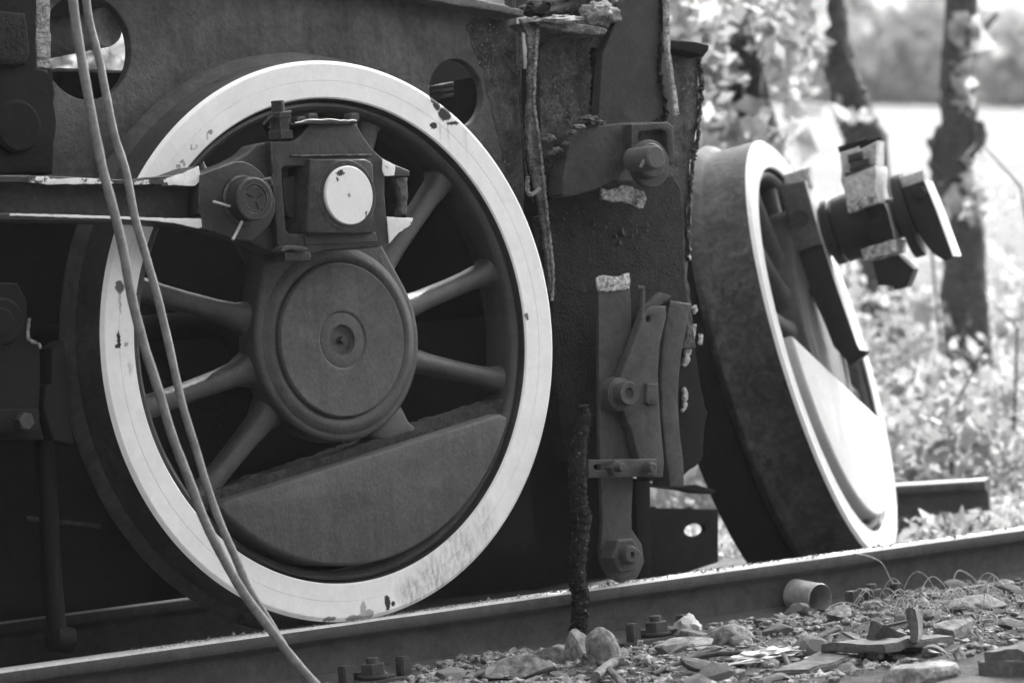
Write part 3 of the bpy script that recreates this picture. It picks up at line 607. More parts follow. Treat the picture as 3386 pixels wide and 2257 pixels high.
# spatter of cutting beads: scattered small beads on the burnt surfaces
b = bmesh.new()
for k in range(150):
    x = random.gauss(1300, 38); y = random.uniform(100, 680)
    if k % 3 == 0: x = random.uniform(1240, 1275)
    if k % 5 == 0: x, y = random.gauss(1440, 30), random.gauss(520, 30)
    if not 1225 < x < 1560: continue
    Y = .128 if y < 420 else .098
    if y < 300 and x > 1385: continue
    r = abs(random.gauss(.0018, .0012)) + .0008
    q = at(x, y, Y); m_ = Matrix.Translation(q) @ Matrix.Diagonal((r, r, r * random.uniform(.8, 1.6), 1)); bmesh.ops.create_icosphere(b, subdivisions=1, radius=1, matrix=m_)
o = link('cutting_spatter', b, mat('spatter beads', .13, var=.6, vs=50, bump=0), loco, True); o['kind'] = 'stuff'
# rubble on the cut frame end: dented mass
link('frame_top_block', lump_bm(at(1335, 20, .16), .07, .35, 2.0, 4, (1.6, .8, .8), 3), mat('burnt rubble', .06, var=.6, vs=15, fs=90, bump=1., bd=.01), loco, True)
link('frame_top_block', lump_bm(at(1372, 35, .1), .045, .35, 2.2, 4, (1.3, .8, .8), 5), mat('pale rubble', .2, var=.6, vs=20, fs=90, bump=1., bd=.01), loco, True)
link('frame_top_block', lump_bm(at(1260, 20, .2), .05, .3, 2.0, 4, (1.6, .8, .6), 8), mat('burnt rubble', .1), loco, True)
plate('panel_top_flange', [(1222, 52), (1240, 42), (1300, 48), (1398, 66), (1392, 82), (1300, 74), (1242, 62)], .06, .1, colm, loco, bev=.005, rough=.003, step=.015)
link('white_scale', lump_bm(at(1290, 44, .05), .03, .6, 3, 3, (1.9, .6, .3), 2), concr_m, loco, True)
link('thin_post', tube_bm([at(1181, 26, .3), at(1180, -60, .3)], .004, 8), steel_m, loco)
link('thin_post', tube_bm([at(1392, 22, .2), at(1384, -40, .2)], .006, 8), steel_m, loco)
plate('rear_bar', [(1185, -20), (1225, -20), (1290, 10), (1290, 40), (1186, 30)], .3, .05, steel_m, loco, bev=.004, rough=.003)
# lower middle: bar and hanging box
plate('hanging_bar', [(1460, 1098), (1494, 1098), (1496, 1330), (1466, 1330)], .3, .04, dark_m, loco, bev=.003)
boxo = circ(*(lambda p: (p.x, p.z))(at(1597, 1216, .75)), .04, 24, .018)
box = plate('hanging_box', [(1455, 1165), (1500, 1165), (1504, 1162), (1510, 1166), (1580, 1167), (1586, 1163), (1594, 1168), (1650, 1169), (1650, 1290), (1560, 1320), (1455, 1330)], .75, .02, dark_m, loco, holes=[boxo], bev=.002)
box['label'] = 'black box plate with an oval opening under the frame'
plate('box_top_band', [(1440, 1105), (1500, 1108), (1560, 1115), (1600, 1112), (1645, 1125), (1640, 1134), (1600, 1132), (1560, 1124), (1500, 1117), (1440, 1117)], .6, .03, dark_m, loco, bev=.003)
# left wheel brake gear (dim: shade put into its darkened paint)
dimm = mat('brake paint in shade', .016, var=.3, vs=12, fs=120, bump=.4, rough=.7)
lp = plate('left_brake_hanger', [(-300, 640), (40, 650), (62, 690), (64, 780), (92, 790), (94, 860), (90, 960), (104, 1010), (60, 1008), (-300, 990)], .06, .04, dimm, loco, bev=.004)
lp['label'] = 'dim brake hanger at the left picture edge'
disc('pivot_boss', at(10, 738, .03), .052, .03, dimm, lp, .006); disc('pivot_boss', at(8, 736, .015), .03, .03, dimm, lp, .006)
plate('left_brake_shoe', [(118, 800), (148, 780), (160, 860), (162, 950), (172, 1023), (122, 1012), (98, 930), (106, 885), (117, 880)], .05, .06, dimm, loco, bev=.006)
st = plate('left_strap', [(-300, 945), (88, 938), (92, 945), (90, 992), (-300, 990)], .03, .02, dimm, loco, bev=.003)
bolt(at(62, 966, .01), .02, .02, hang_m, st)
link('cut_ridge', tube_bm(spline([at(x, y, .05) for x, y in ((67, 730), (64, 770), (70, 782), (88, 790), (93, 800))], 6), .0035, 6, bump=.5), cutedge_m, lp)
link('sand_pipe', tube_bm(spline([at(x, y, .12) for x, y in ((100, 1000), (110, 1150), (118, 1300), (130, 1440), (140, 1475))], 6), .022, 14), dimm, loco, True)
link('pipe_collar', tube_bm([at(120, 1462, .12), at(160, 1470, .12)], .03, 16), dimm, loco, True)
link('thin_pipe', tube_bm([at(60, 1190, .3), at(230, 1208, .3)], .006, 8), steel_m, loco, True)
lw = lathe_bm([(.4, 0), (.65, 0), (.65, .14), (.4, .14)], 96); link('rear_driving_wheel', place(lw, (-1.62, .02, .65)), dark_m, loco, True)
# charred hose hanging over the rail
hz = spline([at(x, y, -.045) for x, y in ((1338, 930), (1342, 960), (1330, 1020), (1326, 1100), (1330, 1160), (1338, 1190), (1330, 1250), (1326, 1320), (1334, 1380), (1330, 1430), (1326, 1475), (1345, 1500))], 10)
rad = [.012 + .009 * min(1, i / 30) + .004 * mn.noise((i * .35, 0, 0)) for i in range(len(hz))]
hose = link('charred_hose', tube_bm(hz, rad, 14, bump=.22, seed=8), hose_m, None, True)
tag(hose, 'charred ragged hose hanging down across the rail right of the big wheel', 'hose')

# ------------------------------------------------------------ leaning wheelset
LC = Vector((2.6337, 1.125, .51)); n2 = Vector((.5626, -.7995, .2106)).normalized()
up2 = (Vector((0, 0, 1)) - n2 * n2.z).normalized(); rt2 = up2.cross(-n2).normalized()
# local wheel axes: y_local = -n2 (into the wheel), x_local = -rt (towards camera), z_local = up
A2 = Vector((.8178, .5755, 0)).normalized()
lw_root = empty('leaning_wheel', (LC.x, LC.y, -.135)); bpy.context.view_layer.update()
tag(lw_root, 'derailed white faced wheel leaning over behind the rail with cut rod ends on its pin', 'wheel')
def T2(b): return place(b, LC, A2, -n2, up2)
G2 = wheel_geo([72.8 - 90 + a for a in range(0, 360, 30)], R(72.8))
o = link('wheel_centre', T2(G2['centre']), mat('far wheel paint', .09, var=.3, vs=8, fs=90, bump=.4), lw_root, True)
bmesh.ops.scale(G2['tyre'], vec=(1, 1.38, 1), verts=G2['tyre'].verts)
o = link('tyre', T2(G2['tyre']), white2_m, lw_root, True)
o.data.materials.append(mat('far tread', .06, mott=.45, var=.5, vs=9, fs=60, bump=.5, chips=(7, .58), chipc=.02))
for p in o.data.polygons:
    q = p.center - LC; ax = -q.dot(n2); r_ = (q + n2 * ax).length
    if r_ > .648 and ax > .012 or ax > .05: p.material_index = 1
for s in G2['spokes']: link('spoke', T2(s), MATS['far wheel paint'], lw_root, True)
def plate2(name, loop, h0, t, m, parent, holes=(), bev=.004):   # loop in (a towards away, b up), thickness from h0 downwards along -n2
    fr_ = (LC + n2 * h0, A2, up2, -n2); return link(name, plate_mesh([loop] + list(holes), t, bev, fr_), m, parent, True)
q1, q2 = R(72.8 - 180 + 78), R(72.8 - 180 - 78)
plate2('counterweight', [(.521 * math.cos(q1 + (q2 - q1) * k / 60), .521 * math.sin(q1 + (q2 - q1) * k / 60)) for k in range(61)], .02, .13, white2_m, lw_root, bev=.008)
link('wheel_back', T2(place(lathe_bm([(.1, .18), (.64, .18), (.655, .22), (.655, .33), (.1, .33)], 96), (0, 0, 0))), dark_m, lw_root, True)
link('axle', T2(place(lathe_bm([(0, 1.35), (0, .02), (.1, .02), (.1, 1.35)], 32), (0, 0, 0))), dark_m, lw_root, True)
link('pin', tube_bm([LC + A2 * .1 + up2 * .33 - n2 * .02, LC + A2 * .1 + up2 * .31 + n2 * .4], .062, 32), steel_m, lw_root, True)
def side(name, pts, a0, depth, m, parent=lw_root, bev=.004, rough=0):
    """outline measured on the plane a = a0 (contains the wheel axis direction), given real depth along the wheel plane"""
    lp_ = []
    O_ = LC + A2 * a0
    for x, y in pts:
        d = ray(x, y); t = (O_ - CAM).dot(A2) / d.dot(A2); p = CAM + d * t - O_; lp_.append((p.dot(n2), p.dot(up2)))
    if rough: lp_ = jag(lp_, .02, rough, 5)
    return link(name, plate_mesh([lp_], depth, bev, (O_, n2, up2, A2)), m, parent, True)
rodg = mat('far rod paint', .03, var=.4, vs=12, fs=80, bump=.5); rodg2 = mat('far strap paint', .1, var=.4, vs=12, fs=80, bump=.5)
hb = mat('head cut steel and lit tops', .36, mott=.25, var=.4, vs=16, fs=80, bump=.6)
r1 = side('rod_strap', [(1790, 428), (1800, 424), (1848, 415), (1866, 480), (1889, 560), (1826, 581), (1808, 500)], -.02, .15, rodg2)
b_ = lathe_bm([(.012, .02), (.012, 0), (.024, 0), (.026, .02)], 24)
dd_ = ray(1837, 498); O_ = LC + A2 * (-.03); tt = (O_ - CAM).dot(A2) / dd_.dot(A2)
link('oil_hole', place(b_, CAM + dd_ * tt, n2, A2, up2), steel_m, r1, True)
side('strap_top_lit', [(1800, 430), (1800, 402), (1857, 384), (1858, 400), (1862, 430)], .02, .08, hb)  # light steel stands in for sun on the strap's top
side('hanging_arm', [(1832, 575), (1888, 556), (1915, 640), (1938, 705), (1968, 790), (1975, 803), (1990, 806), (1986, 816), (1968, 828), (1953, 841), (1942, 826), (1930, 812), (1914, 795), (1896, 748), (1870, 690)], -.01, .06, rodg)
def cyl2(name, h0, h1, r, a, b, m): return link(name, place(lathe_bm([(0, h1 - h0), (0, 0), (r - .004, 0), (r, .004), (r, h1 - h0)], 48), LC + n2 * h1 + A2 * a + up2 * b, A2, -n2, up2), m, lw_root, True)
cyl2('pin_collar', .095, .12, .10, .10, .33, rodg)
cyl2('pin_sleeve', .13, .255, .1, .10, .33, rodg)
cyl2('end_ring', .325, .355, .128, .10, .31, rodg)
hb = mat('head cut steel and lit tops', .36, mott=.25, var=.4, vs=16, fs=80, bump=.6); hb2 = mat('rough cut edge', .34, mott=.5, var=.9, vs=30, fs=60, bump=1., bd=.01)
hh = side('cut_rod_head', [(1936, 398), (1935, 410), (2010, 380), (2013, 395), (2010, 430), (2016, 460), (1948, 478), (1940, 445)], -.03, .2, hb)
side('cut_edge', [(1943, 466), (2011, 445), (2017, 465), (1950, 491)], -.034, .2, hb2, hh, rough=.003)
side('head_web', [(1985, 470), (2032, 466), (2055, 545), (2003, 562)], -.03, .18, burnt_m, hh, rough=.002)
side('cut_edge', [(1976, 575), (2055, 548), (2057, 580), (1982, 597)], -.036, .2, hb2, hh, rough=.003)
side('head_top', [(1928, 345), (1980, 325), (2012, 322), (2013, 378), (1937, 400), (1932, 375)], -.01, .14, hb, hh, rough=.002)
side('head_nut', [(1945, 356), (1978, 346), (1980, 366), (1948, 374)], -.035, .05, steel_m, hh)
side('head_nut', [(1952, 375), (1972, 370), (1994, 362), (1996, 378), (1950, 393)], -.035, .05, steel_m, hh)
link('wire_bundle', tube_bm([CAM + ray(1927, 346) * 10.75, CAM + ray(1960, 334) * 10.75, CAM + ray(1992, 321) * 10.75], .008, 6, bump=.6), burnt_m, hh)
link('wire_bundle', tube_bm([CAM + ray(1975, 340) * 10.72, CAM + ray(2000, 326) * 10.72, CAM + ray(2022, 316) * 10.72], .005, 6, bump=.6), burnt_m, hh)
side('head_lower', [(2003, 600), (2062, 585), (2098, 618), (2088, 645), (2082, 658), (2054, 666), (2051, 655), (2018, 656), (2010, 630)], .0, .1, rodg)
hbn = MATS['far rod paint']
side('block_top_lit', [(2067, 407), (2119, 391), (2124, 418), (2122, 440), (2072, 450)], .03, .06, hb)  # light steel paints in the sun on the block's top
eb = side('end_block', [(2068, 432), (2122, 414), (2150, 480), (2189, 588), (2169, 599), (2140, 580), (2116, 550), (2092, 500), (2070, 434)], .0, .16, rodg)
side('block_nut', [(2094, 440), (2104, 430), (2118, 428), (2126, 440), (2120, 456), (2102, 458)], -.02, .03, hbn, eb)

for o in list(C.objects):
    if o.name.split('.')[0] in ('rod_strap', 'cut_rod_head', 'head_lower', 'end_block', 'hanging_arm', 'cut_edge', 'head_web'):
        o.data.materials.append(white2_m)
        for p in o.data.polygons:
            if p.normal.dot(n2) > .93: p.material_index = 1  # white put on the outward faces to paint in full sun there
# ------------------------------------------------------------ cables
cA = [(120, -700), (140, -300), (165, 0), (185, 130), (212, 280), (240, 400), (262, 490), (283, 580), (303, 680), (332, 790), (365, 900), (396, 1000), (428, 1090), (470, 1190), (512, 1280), (560, 1360), (608, 1430), (662, 1500), (725, 1568), (800, 1640)]
cB = [(170, -700), (182, -300), (200, 0), (230, 150), (262, 300), (290, 400), (312, 500), (337, 590), (366, 700), (396, 820), (421, 930), (447, 1020), (476, 1110), (507, 1200), (541, 1280), (573, 1350), (604, 1410), (645, 1475), (695, 1550), (765, 1640)]
def cable(pts, Y0, Y1, r, label):
    n = len(pts); P = [at(x, y, Y0 + (Y1 - Y0) * i / (n - 1)) for i, (x, y) in enumerate(pts)]
    rr = random.Random(len(label)); P = [p + Vector((rr.uniform(-.003, .003), 0, rr.uniform(-.003, .003))) for p in P]
    return tag(link('cable', tube_bm(spline(P, 8), [r * (1 + .07 * mn.noise((i * .4, r * 900, 0))) for i in range(8 * (n - 1) + 1)], 16, bump=.02), cable_m, None, True), label, 'cable', 'two cables hanging in front of the wheel')
cable(cA, -.38, -.45, .0103, 'thicker left cable hanging in front of the white tyre')
cable(cB, -.36, -.43, .0088, 'thinner right cable hanging beside the thicker one in front of the white tyre')

# ------------------------------------------------------------ foreground: fastenings, sleepers, stones, can, scrap
def gz(x, y): return gh(x, y)
def on_ground(x, y, it=6):
    z = -.135
    for _ in range(it): p = atZ(x, y, z); z = gz(p.x, p.y)
    return Vector((p.x, p.y, z))
def fastening(px, py, label):
    p = on_ground(px, py + 6); p.y = -.10; 
    p.x = at(px, py, -.10).x
    root = empty('rail_fastening', (p.x, -.1, -.145)); bpy.context.view_layer.update(); tag(root, label, 'rail fastening', 'bolted fastenings along the rail')
    link('baseplate', box_bm((p.x, -.07, -.137), (.30, .16, .016), bev=.003), rail_m, root, True)
    link('clip', box_bm((p.x + .01, -.055, -.122), (.06, .07, .018), bev=.006), rail_m, root, True)
    def vert(bm_, c): 
        bmesh.ops.rotate(bm_, verts=bm_.verts, cent=(0, 0, 0), matrix=Matrix.Rotation(R(-90), 3, 'X')); bmesh.ops.translate(bm_, verts=bm_.verts, vec=c); return bm_
    link('washer', vert(hexbm(.036, .006, 24, .001), (p.x, -.1, -.118)), rail_m, root, True)
    q = hexbm(.03, .03, 6, .002, R(10)); link('nut', vert(q, (p.x, -.1, -.092 - .0)), rail_m, root, True)
    link('bolt', vert(hexbm(.014, .03, 20, .002), (p.x, -.1, -.078)), rail_m, root, True)
    for dx, dy in ((.085, -.005), (-.1, -.03)):
        link('screw', box_bm((p.x + dx, -.1 + dy, -.108), (.028, .028, .045), bev=.003), rail_m, root, True)
    return p
fp = [fastening(857, 1545, 'hexagon nut and plate fastening the rail near the bottom edge below the white tyre'),
      fastening(1507, 1440, 'hexagon nut and plate fastening the rail just right of the charred hose'),
      fastening(2003, 1368, 'half buried rail fastening under the dry grass right of the tin can')]
for p, lab in zip(fp, ('timber sleeper end under the fastening by the cables', 'timber sleeper end under the fastening beside the hose', 'timber sleeper under the half buried fastening right of the can')):
    b = box_bm((p.x, .3, -.262), (.25, 2.4, .2), bev=.012)
    for v in b.verts: v.co.z += .004 * mn.noise(v.co * 9)
    tag(link('sleeper', b, wood_m, None, True), lab, 'sleeper', 'timber sleepers')
pb = on_ground(2345, 1545)
b = box_bm((pb.x + .27, pb.y, -.14), (.62, .2, .1), bev=.02); bmesh.ops.subdivide_edges(b, edges=b.edges[:], cuts=4, use_grid_fill=True)
for v in b.verts: v.co += Vector((.008, .008, .012)) * mn.noise(v.co * 11) + Vector((0, 0, .008)) * mn.noise(v.co * 30)
tag(link('sleeper', b, wood_m, None, True), 'dark squared block lying loose near the lower right corner', 'sleeper', 'timber sleepers')

def stone(c, r, sc_, seed, m, label, rotz=0, name='stone', group='loose stones beside the rail', flat=True):
    b = lump_bm((0, 0, 0), r, .55, 1.4, 3, sc_, seed, flat=flat)
    bmesh.ops.rotate(b, verts=b.verts, cent=(0, 0, 0), matrix=Matrix.Rotation(rotz, 3, 'Z')); 
    o = link(name, b, m, None, not flat); o.location = c
    return tag(o, label, 'stone', group)
named = [(1716, 1411, .021, (1, 1, .95), pebble_m, 'smooth round pale pebble like an egg near the tin can'),
         (1636, 1436, .045, (1.4, .9, .75), stone_m, 'large angular grey stone left of the pale pebble'),
         (1583, 1468, .028, (1, .9, .9), pebble_m, 'small light stone between nut and large angular stone'),
         (1575, 1500, .05, (1.4, 1, .6), stone_m, 'broad pale flat topped stone below the rail nut'),
         (1412, 1478, .045, (1.5, 1, .6), stone_m, 'dark wedge stone right of the charred hose foot'),
         (1372, 1490, .036, (1, 1, .9), stone_m, 'rough grey stone touching the foot of the hose'),
         (1345, 1520, .045, (.8, .8, 1.2), stone_m, 'dark upright stone below the foot of the hose'),
         (1385, 1540, .045, (.7, .8, 1.3), stone_m, 'long grey stone leaning at the bottom below the hose'),
         (1660, 1475, .045, (1.4, 1, .7), stone_m, 'rounded grey stone right of the broad pale one'),
         (1764, 1392, .042, (1.3, 1, .8), stone_m, 'light blocky stone at the left of the tin can'),
         (1800, 1418, .026, (1.1, 1, .9), stone_m, 'small cube shaped stone below the tin can'),
         (1270, 1525, .04, (1.3, 1, .7), stone_m, 'grey stone left of the hose foot near the bottom'),
         (1210, 1552, .05, (1.6, 1, .6), stone_m, 'flat stone cut by the bottom edge left of the hose'),
         (1290, 1490, .03, (1.3, 1, .7), stone_m, 'small flat stone against the rail left of the hose'),
         (2190, 1465, .045, (1.6, 1, .6), stone_m, 'smooth oval stone lying against the dark block'),
         (1930, 1420, .03, (1.2, 1, .8), stone_m, 'pale broken stone right of the tin can mouth'),
         (2240, 1400, .06, (1.5, 1, .5), stone_m, 'broad dusty stone in the dry grass at the right'),
         (2110, 1560, .06, (1.6, 1, .5), stone_m, 'flat stone at the bottom edge below the scrap bracket'),
         (2100, 1195, .06, (1.5, .6, .5), stone_m, 'leaf shaped slab on the spoil heap behind the rail'),
         (2150, 1185, .05, (1.2, .7, .6), stone_m, 'dark slab on top of the spoil heap behind the rail')]
for k, (x, y, r, s_, m_, lab) in enumerate(named):
    p = on_ground(x, y) if y > 1300 else Vector((3.7 + (x - 2100) * .004, .62, 0))
    if y < 1300: p.z = gz(p.x, p.y)
    r *= 1.3; p.z += r * s_[2] * .3; stone(p, r, s_, k + 11, m_, lab, random.uniform(-.5, .5), flat=m_ is not pebble_m)
protos = [lump_bm((0, 0, 0), 1, .55, 1.4, 2, (1.3, 1, .65), s, flat=True) for s in range(8)]
pm = []
for b in protos:
    me = bpy.data.meshes.new('stone'); bmesh.ops.recalc_face_normals(b, faces=b.faces); b.to_mesh(me); b.free(); me.materials.append(stone_m); pm.append(me)
k = 0
while k < 280:
    x = random.uniform(-1.4, 4.6); y = random.uniform(-1.3, -.04)
    if random.random() < .15: x, y = random.uniform(2.9, 4.6), random.uniform(.15, .9)
    r = min(.045, .021 * math.exp(random.gauss(0, .5)))
    o = bpy.data.objects.new('stone', pm[k % 8]); C.objects.link(o); o.location = (x, y, gz(x, y) + r * .3); o.scale = (r, r, r * random.uniform(.7, 1.2)); o.rotation_euler = (random.uniform(-.4, .4), random.uniform(-.4, .4), random.uniform(0, 6.3))
    tag(o, 'small grey ballast chip in the litter around the rail', 'stone', 'small ballast chips'); k += 1
# gravel: one mass
ib = bmesh.new(); bmesh.ops.create_icosphere(ib, subdivisions=1, radius=1); IV = np.array([v.co[:] for v in ib.verts]); IF = np.array([[v.index for v in f.verts] for f in ib.faces]); ib.free()
NG = 17000
gx = rng.uniform(-1.2, 4.8, NG); gy = np.where(np.arange(NG) % 6 == 0, rng.uniform(.07, 1.1, NG), -1.4 * rng.random(NG) ** 1.3); gr = .0045 * np.exp(rng.normal(0, .55, NG)); gr = np.minimum(gr, .016); gr[:2600] = .0105 * np.exp(rng.normal(0, .3, 2600))
gzv = np.array([gh(x, y) for x, y in zip(gx, gy)])
V_ = IV[None] * (1 + rng.uniform(-.35, .35, (NG, len(IV), 1))); an = rng.uniform(0, 6.3, NG); ca, sa = np.cos(an), np.sin(an)
V_ = V_ * np.stack([rng.uniform(.8, 1.7, NG), rng.uniform(.7, 1.1, NG), rng.uniform(.5, .95, NG)], 1)[:, None]
V_ = np.stack([V_[..., 0] * ca[:, None] - V_[..., 1] * sa[:, None], V_[..., 0] * sa[:, None] + V_[..., 1] * ca[:, None], V_[..., 2]], 2) * gr[:, None, None] + np.stack([gx, gy, gzv + gr * .3], 1)[:, None]
vs_ = V_.reshape(-1, 3).tolist(); fs_ = (IF[None] + (np.arange(NG) * len(IV))[:, None, None]).reshape(-1, 3).tolist()
me = bpy.data.meshes.new('gravel'); me.from_pydata(vs_, [], fs_); tag(link('gravel', me, mat('gravel', .2, var=.8, vs=45, fs=90, mott=.6, bump=0, rough=.95)), 'fine gravel and crumbs scattered along the rail', 'gravel', kind='stuff')
# fallen leaves
vs_, fs_ = [], []
for k in range(600):
    x = random.uniform(-1, 4.8); y = random.uniform(-1.3, -.03)
    if k % 3 == 0: x, y = random.uniform(2.8, 4.9), random.uniform(.1, 1.1)
    r = random.uniform(.008, .022); z = gz(x, y) + .006; a = random.uniform(0, 6.3); ca, sa = math.cos(a), math.sin(a); base = len(vs_)
    for (u, v, h) in ((-1, 0, .2), (-.2, -.5, 0), (.6, -.35, .1), (1.1, 0, .4), (.6, .4, .3), (-.2, .5, .25)):
        vs_.append((x + r * (u * ca - v * sa), y + r * (u * sa + v * ca), z + r * h * random.uniform(.2, 1.6)))
    fs_.append(tuple(range(base, base + 6)))
me = bpy.data.meshes.new('fallen_leaves'); me.from_pydata(vs_, [], fs_); tag(link('fallen_leaves', me, mat('fallen leaf', .22, var=.7, vs=25, bump=0, rough=.8)), 'small curled fallen leaves strewn on the ground', 'leaves', kind='stuff')
# dry grass
b = bmesh.new()
for k in range(190):
    if k < 110: c = on_ground(random.gauss(1990, 26), random.gauss(1372, 14))
    else: c = on_ground(random.uniform(2040, 2340), random.uniform(1360, 1440))
    a = random.uniform(0, 6.3); L_ = random.uniform(.04, .13); cu_ = random.uniform(-3, 3); P = []
    for i in range(9):
        t = i / 8; a2 = a + cu_ * t; c = c + Vector((math.cos(a2), math.sin(a2) * .6, 0)) * L_ / 8
        P.append(c + Vector((0, 0, .004 + random.uniform(.2, 1) * 0 + math.sin(t * 3.14) * L_ * .45 * (1 if k % 2 else .3))))
    tube_bm(P, .0011, 4, b)
tag(link('dry_grass', b, straw_m, None), 'dry curled grass wisps against the rail at the right', 'grass', kind='stuff')
for k, (pts, lab) in enumerate((([(1960, 1270), (1990, 1275), (2025, 1292), (2046, 1330), (2058, 1345)], 'thin root fibre hanging over the rail head below the leaning wheel'), ([(2186, 1345), (2200, 1310), (2230, 1322), (2250, 1345)], 'thin looped straw arching in front of the rail at the right'))):
    tag(link('straw', tube_bm(spline([at(x, y, -.03) for x, y in pts], 8), .0016, 5), straw_m), lab, 'straw')
# tin can
p0 = on_ground(1886, 1408); root = empty('tin_can', p0); bpy.context.view_layer.update()
tag(root, 'empty dull tin can lying on its side against the rail web', 'can')
cd = Vector((.02, .96, .12)).normalized(); cx_ = cd.cross(Vector((0, 0, 1))).normalized(); cz_ = cx_.cross(cd)
b = lathe_bm([(.039, -.001), (.0405, .002), (.0395, .004), (.0395, .025), (.0388, .03), (.0395, .035), (.0395, .095), (.0388, .094), (.0386, .004), (.038, 0)], 48)
link('can_body', place(b, p0 + Vector((0, 0, .037)), cx_, cd, cz_), can_m, root, True)
b = lathe_bm([(0, .075), (.008, .075), (.0085, .073), (.014, .073), (.015, .076), (.024, .0755), (.025, .073), (.034, .073), (.0383, .076), (.0383, .08), (0, .08)], 40)
link('can_bottom', place(b, p0 + Vector((0, 0, .037)), cx_, cd, cz_), mat('can base', .45, var=.3, vs=30, fs=90, bump=.3, rough=.4), root, True)
# bent rod, pale board, twigs, scrap bracket
P = [on_ground(x, y) + Vector((0, 0, h)) for x, y, h in ((1500, 1556, .008), (1560, 1540, .012), (1640, 1532, .018), (1736, 1520, .02), (1786, 1512, .02), (1800, 1518, .02), (1812, 1540, .01))]
tag(link('bent_rod', tube_bm(spline(P, 8), .006, 10), rail_m, None, True), 'long thin bent rod lying in front of the pale board', 'rod')
P = [on_ground(x, y) + Vector((0, 0, .02)) for x, y in ((1320, 1515), (1390, 1548), (1440, 1600))]
tag(link('twig', tube_bm(spline(P, 8), .008, 8, bump=.1), wood_m, None, True), 'straight brown twig at the bottom edge below the hose', 'twig')
P = [on_ground(x, y) + Vector((0, 0, .025)) for x, y in ((1370, 1580), (1405, 1552), (1432, 1547))]
tag(link('twig', tube_bm(spline(P, 6), .011, 10, bump=.1), board_m, None, True), 'short pale stick stub with a round cut end at the bottom edge', 'twig')
pc = on_ground(1800, 1535); b = box_bm((0, 0, 0), (.24, .09, .018), bev=.004)
bmesh.ops.subdivide_edges(b, edges=b.edges[:], cuts=6, use_grid_fill=True)
for v in b.verts: v.co.z += .012 * mn.noise(v.co * 9 + Vector((3, 1, 0))); v.co.x *= 1 + .12 * mn.noise((v.co.y * 14, 0, 3))
o = link('board', b, board_m, None, False); o.location = (pc.x, pc.y - .1, pc.z + .012); o.rotation_euler = (R(2), R(-3), R(20)); tag(o, 'pale weathered board lying flat in the lower middle right', 'board')
tag(link('crumpled_sheet', lump_bm(on_ground(1765, 1508) + Vector((0, 0, .012)), .05, .9, 2.5, 4, (1.9, .8, .28), 21), mat('pale plastic', .42, var=.15, vs=20, bump=.3), None, True), 'pale crumpled plastic scrap behind the bent rod', 'scrap')
ps = on_ground(2040, 1500); root = empty('scrap_bracket', ps); bpy.context.view_layer.update(); tag(root, 'rusty angular scrap bracket with a raised slanting rib', 'bracket')
scm = mat('scrap rust', .09, var=.5, vs=18, fs=90, bump=.8)
def gbox(name, c, s, rot, m_=scm):
    b = box_bm((0, 0, 0), s, bev=.003); bmesh.ops.subdivide_edges(b, edges=b.edges[:], cuts=4, use_grid_fill=True)
    for v in b.verts: v.co += Vector((.014 * mn.noise(v.co * 14 + Vector((s[0] * 50, 0, 0))), .014 * mn.noise(v.co * 15 + Vector((0, 9, 0))), .008 * mn.noise(v.co * 20)))
    bmesh.ops.rotate(b, verts=b.verts, cent=(0, 0, 0), matrix=Matrix.Rotation(rot[2], 3, 'Z') @ Matrix.Rotation(rot[1], 3, 'Y') @ Matrix.Rotation(rot[0], 3, 'X')); bmesh.ops.translate(b, verts=b.verts, vec=c); return link(name, b, m_, root, True)
gbox('flange_plate', ps + Vector((0, 0, .022)), (.27, .17, .02), (0, R(3), R(10)))
gbox('rib', ps + Vector((.06, -.03, .05)), (.016, .2, .08), (R(-10), 0, R(-50)))
gbox('upright', ps + Vector((.05, .06, .02)), (.16, .03, .07), (R(20), R(12), R(25)))
for k, (x, y, l_, a_, lab) in enumerate(((1880, 1475, .16, .2, 'thin splintered wood chip left of the scrap bracket'), (1960, 1475, .1, 1.1, 'short dark splinter touching the scrap bracket'), (2080, 1440, .14, -.5, 'long grey splinter behind the scrap bracket'), (1900, 1500, .12, -.2, 'pale splinter beside the board'), (1610, 1510, .12, .1, 'dark splinter lying above the bent rod'), (1100, 1560, .1, .3, 'dark splinter at the bottom edge left of centre'))):
    p = on_ground(x, y); b = box_bm((0, 0, 0), (l_, .02, .006), bev=.001); bmesh.ops.subdivide_edges(b, edges=b.edges[:], cuts=3)
    for v in b.verts: v.co.y *= 1 + .8 * mn.noise((v.co.x * 40, k, 0)); v.co.z += .004 * mn.noise((v.co.x * 20, k, 5))
    o = link('splinter', b, wood_m if k % 2 == 0 else board_m, None); o.location = (p.x, p.y, p.z + .014); o.rotation_euler = (R(5), R(-6), a_); tag(o, lab, 'splinter', 'wood splinters')
# grit lying on the rail head
vs_, fs_ = [], []
for k in range(2600):
    x = random.uniform(-.6, 5.0); y = min(.064, abs(random.gauss(.03, .025)) + .002); r = .0016 * math.exp(random.gauss(0, .5)); base = len(vs_)
    for i in range(4): a = 1.57 * i + random.random(); vs_.append((x + r * 1.6 * math.cos(a), y + r * math.sin(a), .0))
    vs_.append((x, y, r * random.uniform(.8, 1.8)))
    for i in range(4): fs_.append((base + i, base + (i + 1) % 4, base + 4))
me = bpy.data.meshes.new('rail_grit'); me.from_pydata(vs_, [], fs_); tag(link('rail_grit', me, MATS['gravel']), 'fine grit lying along the rail head', 'grit', kind='stuff')
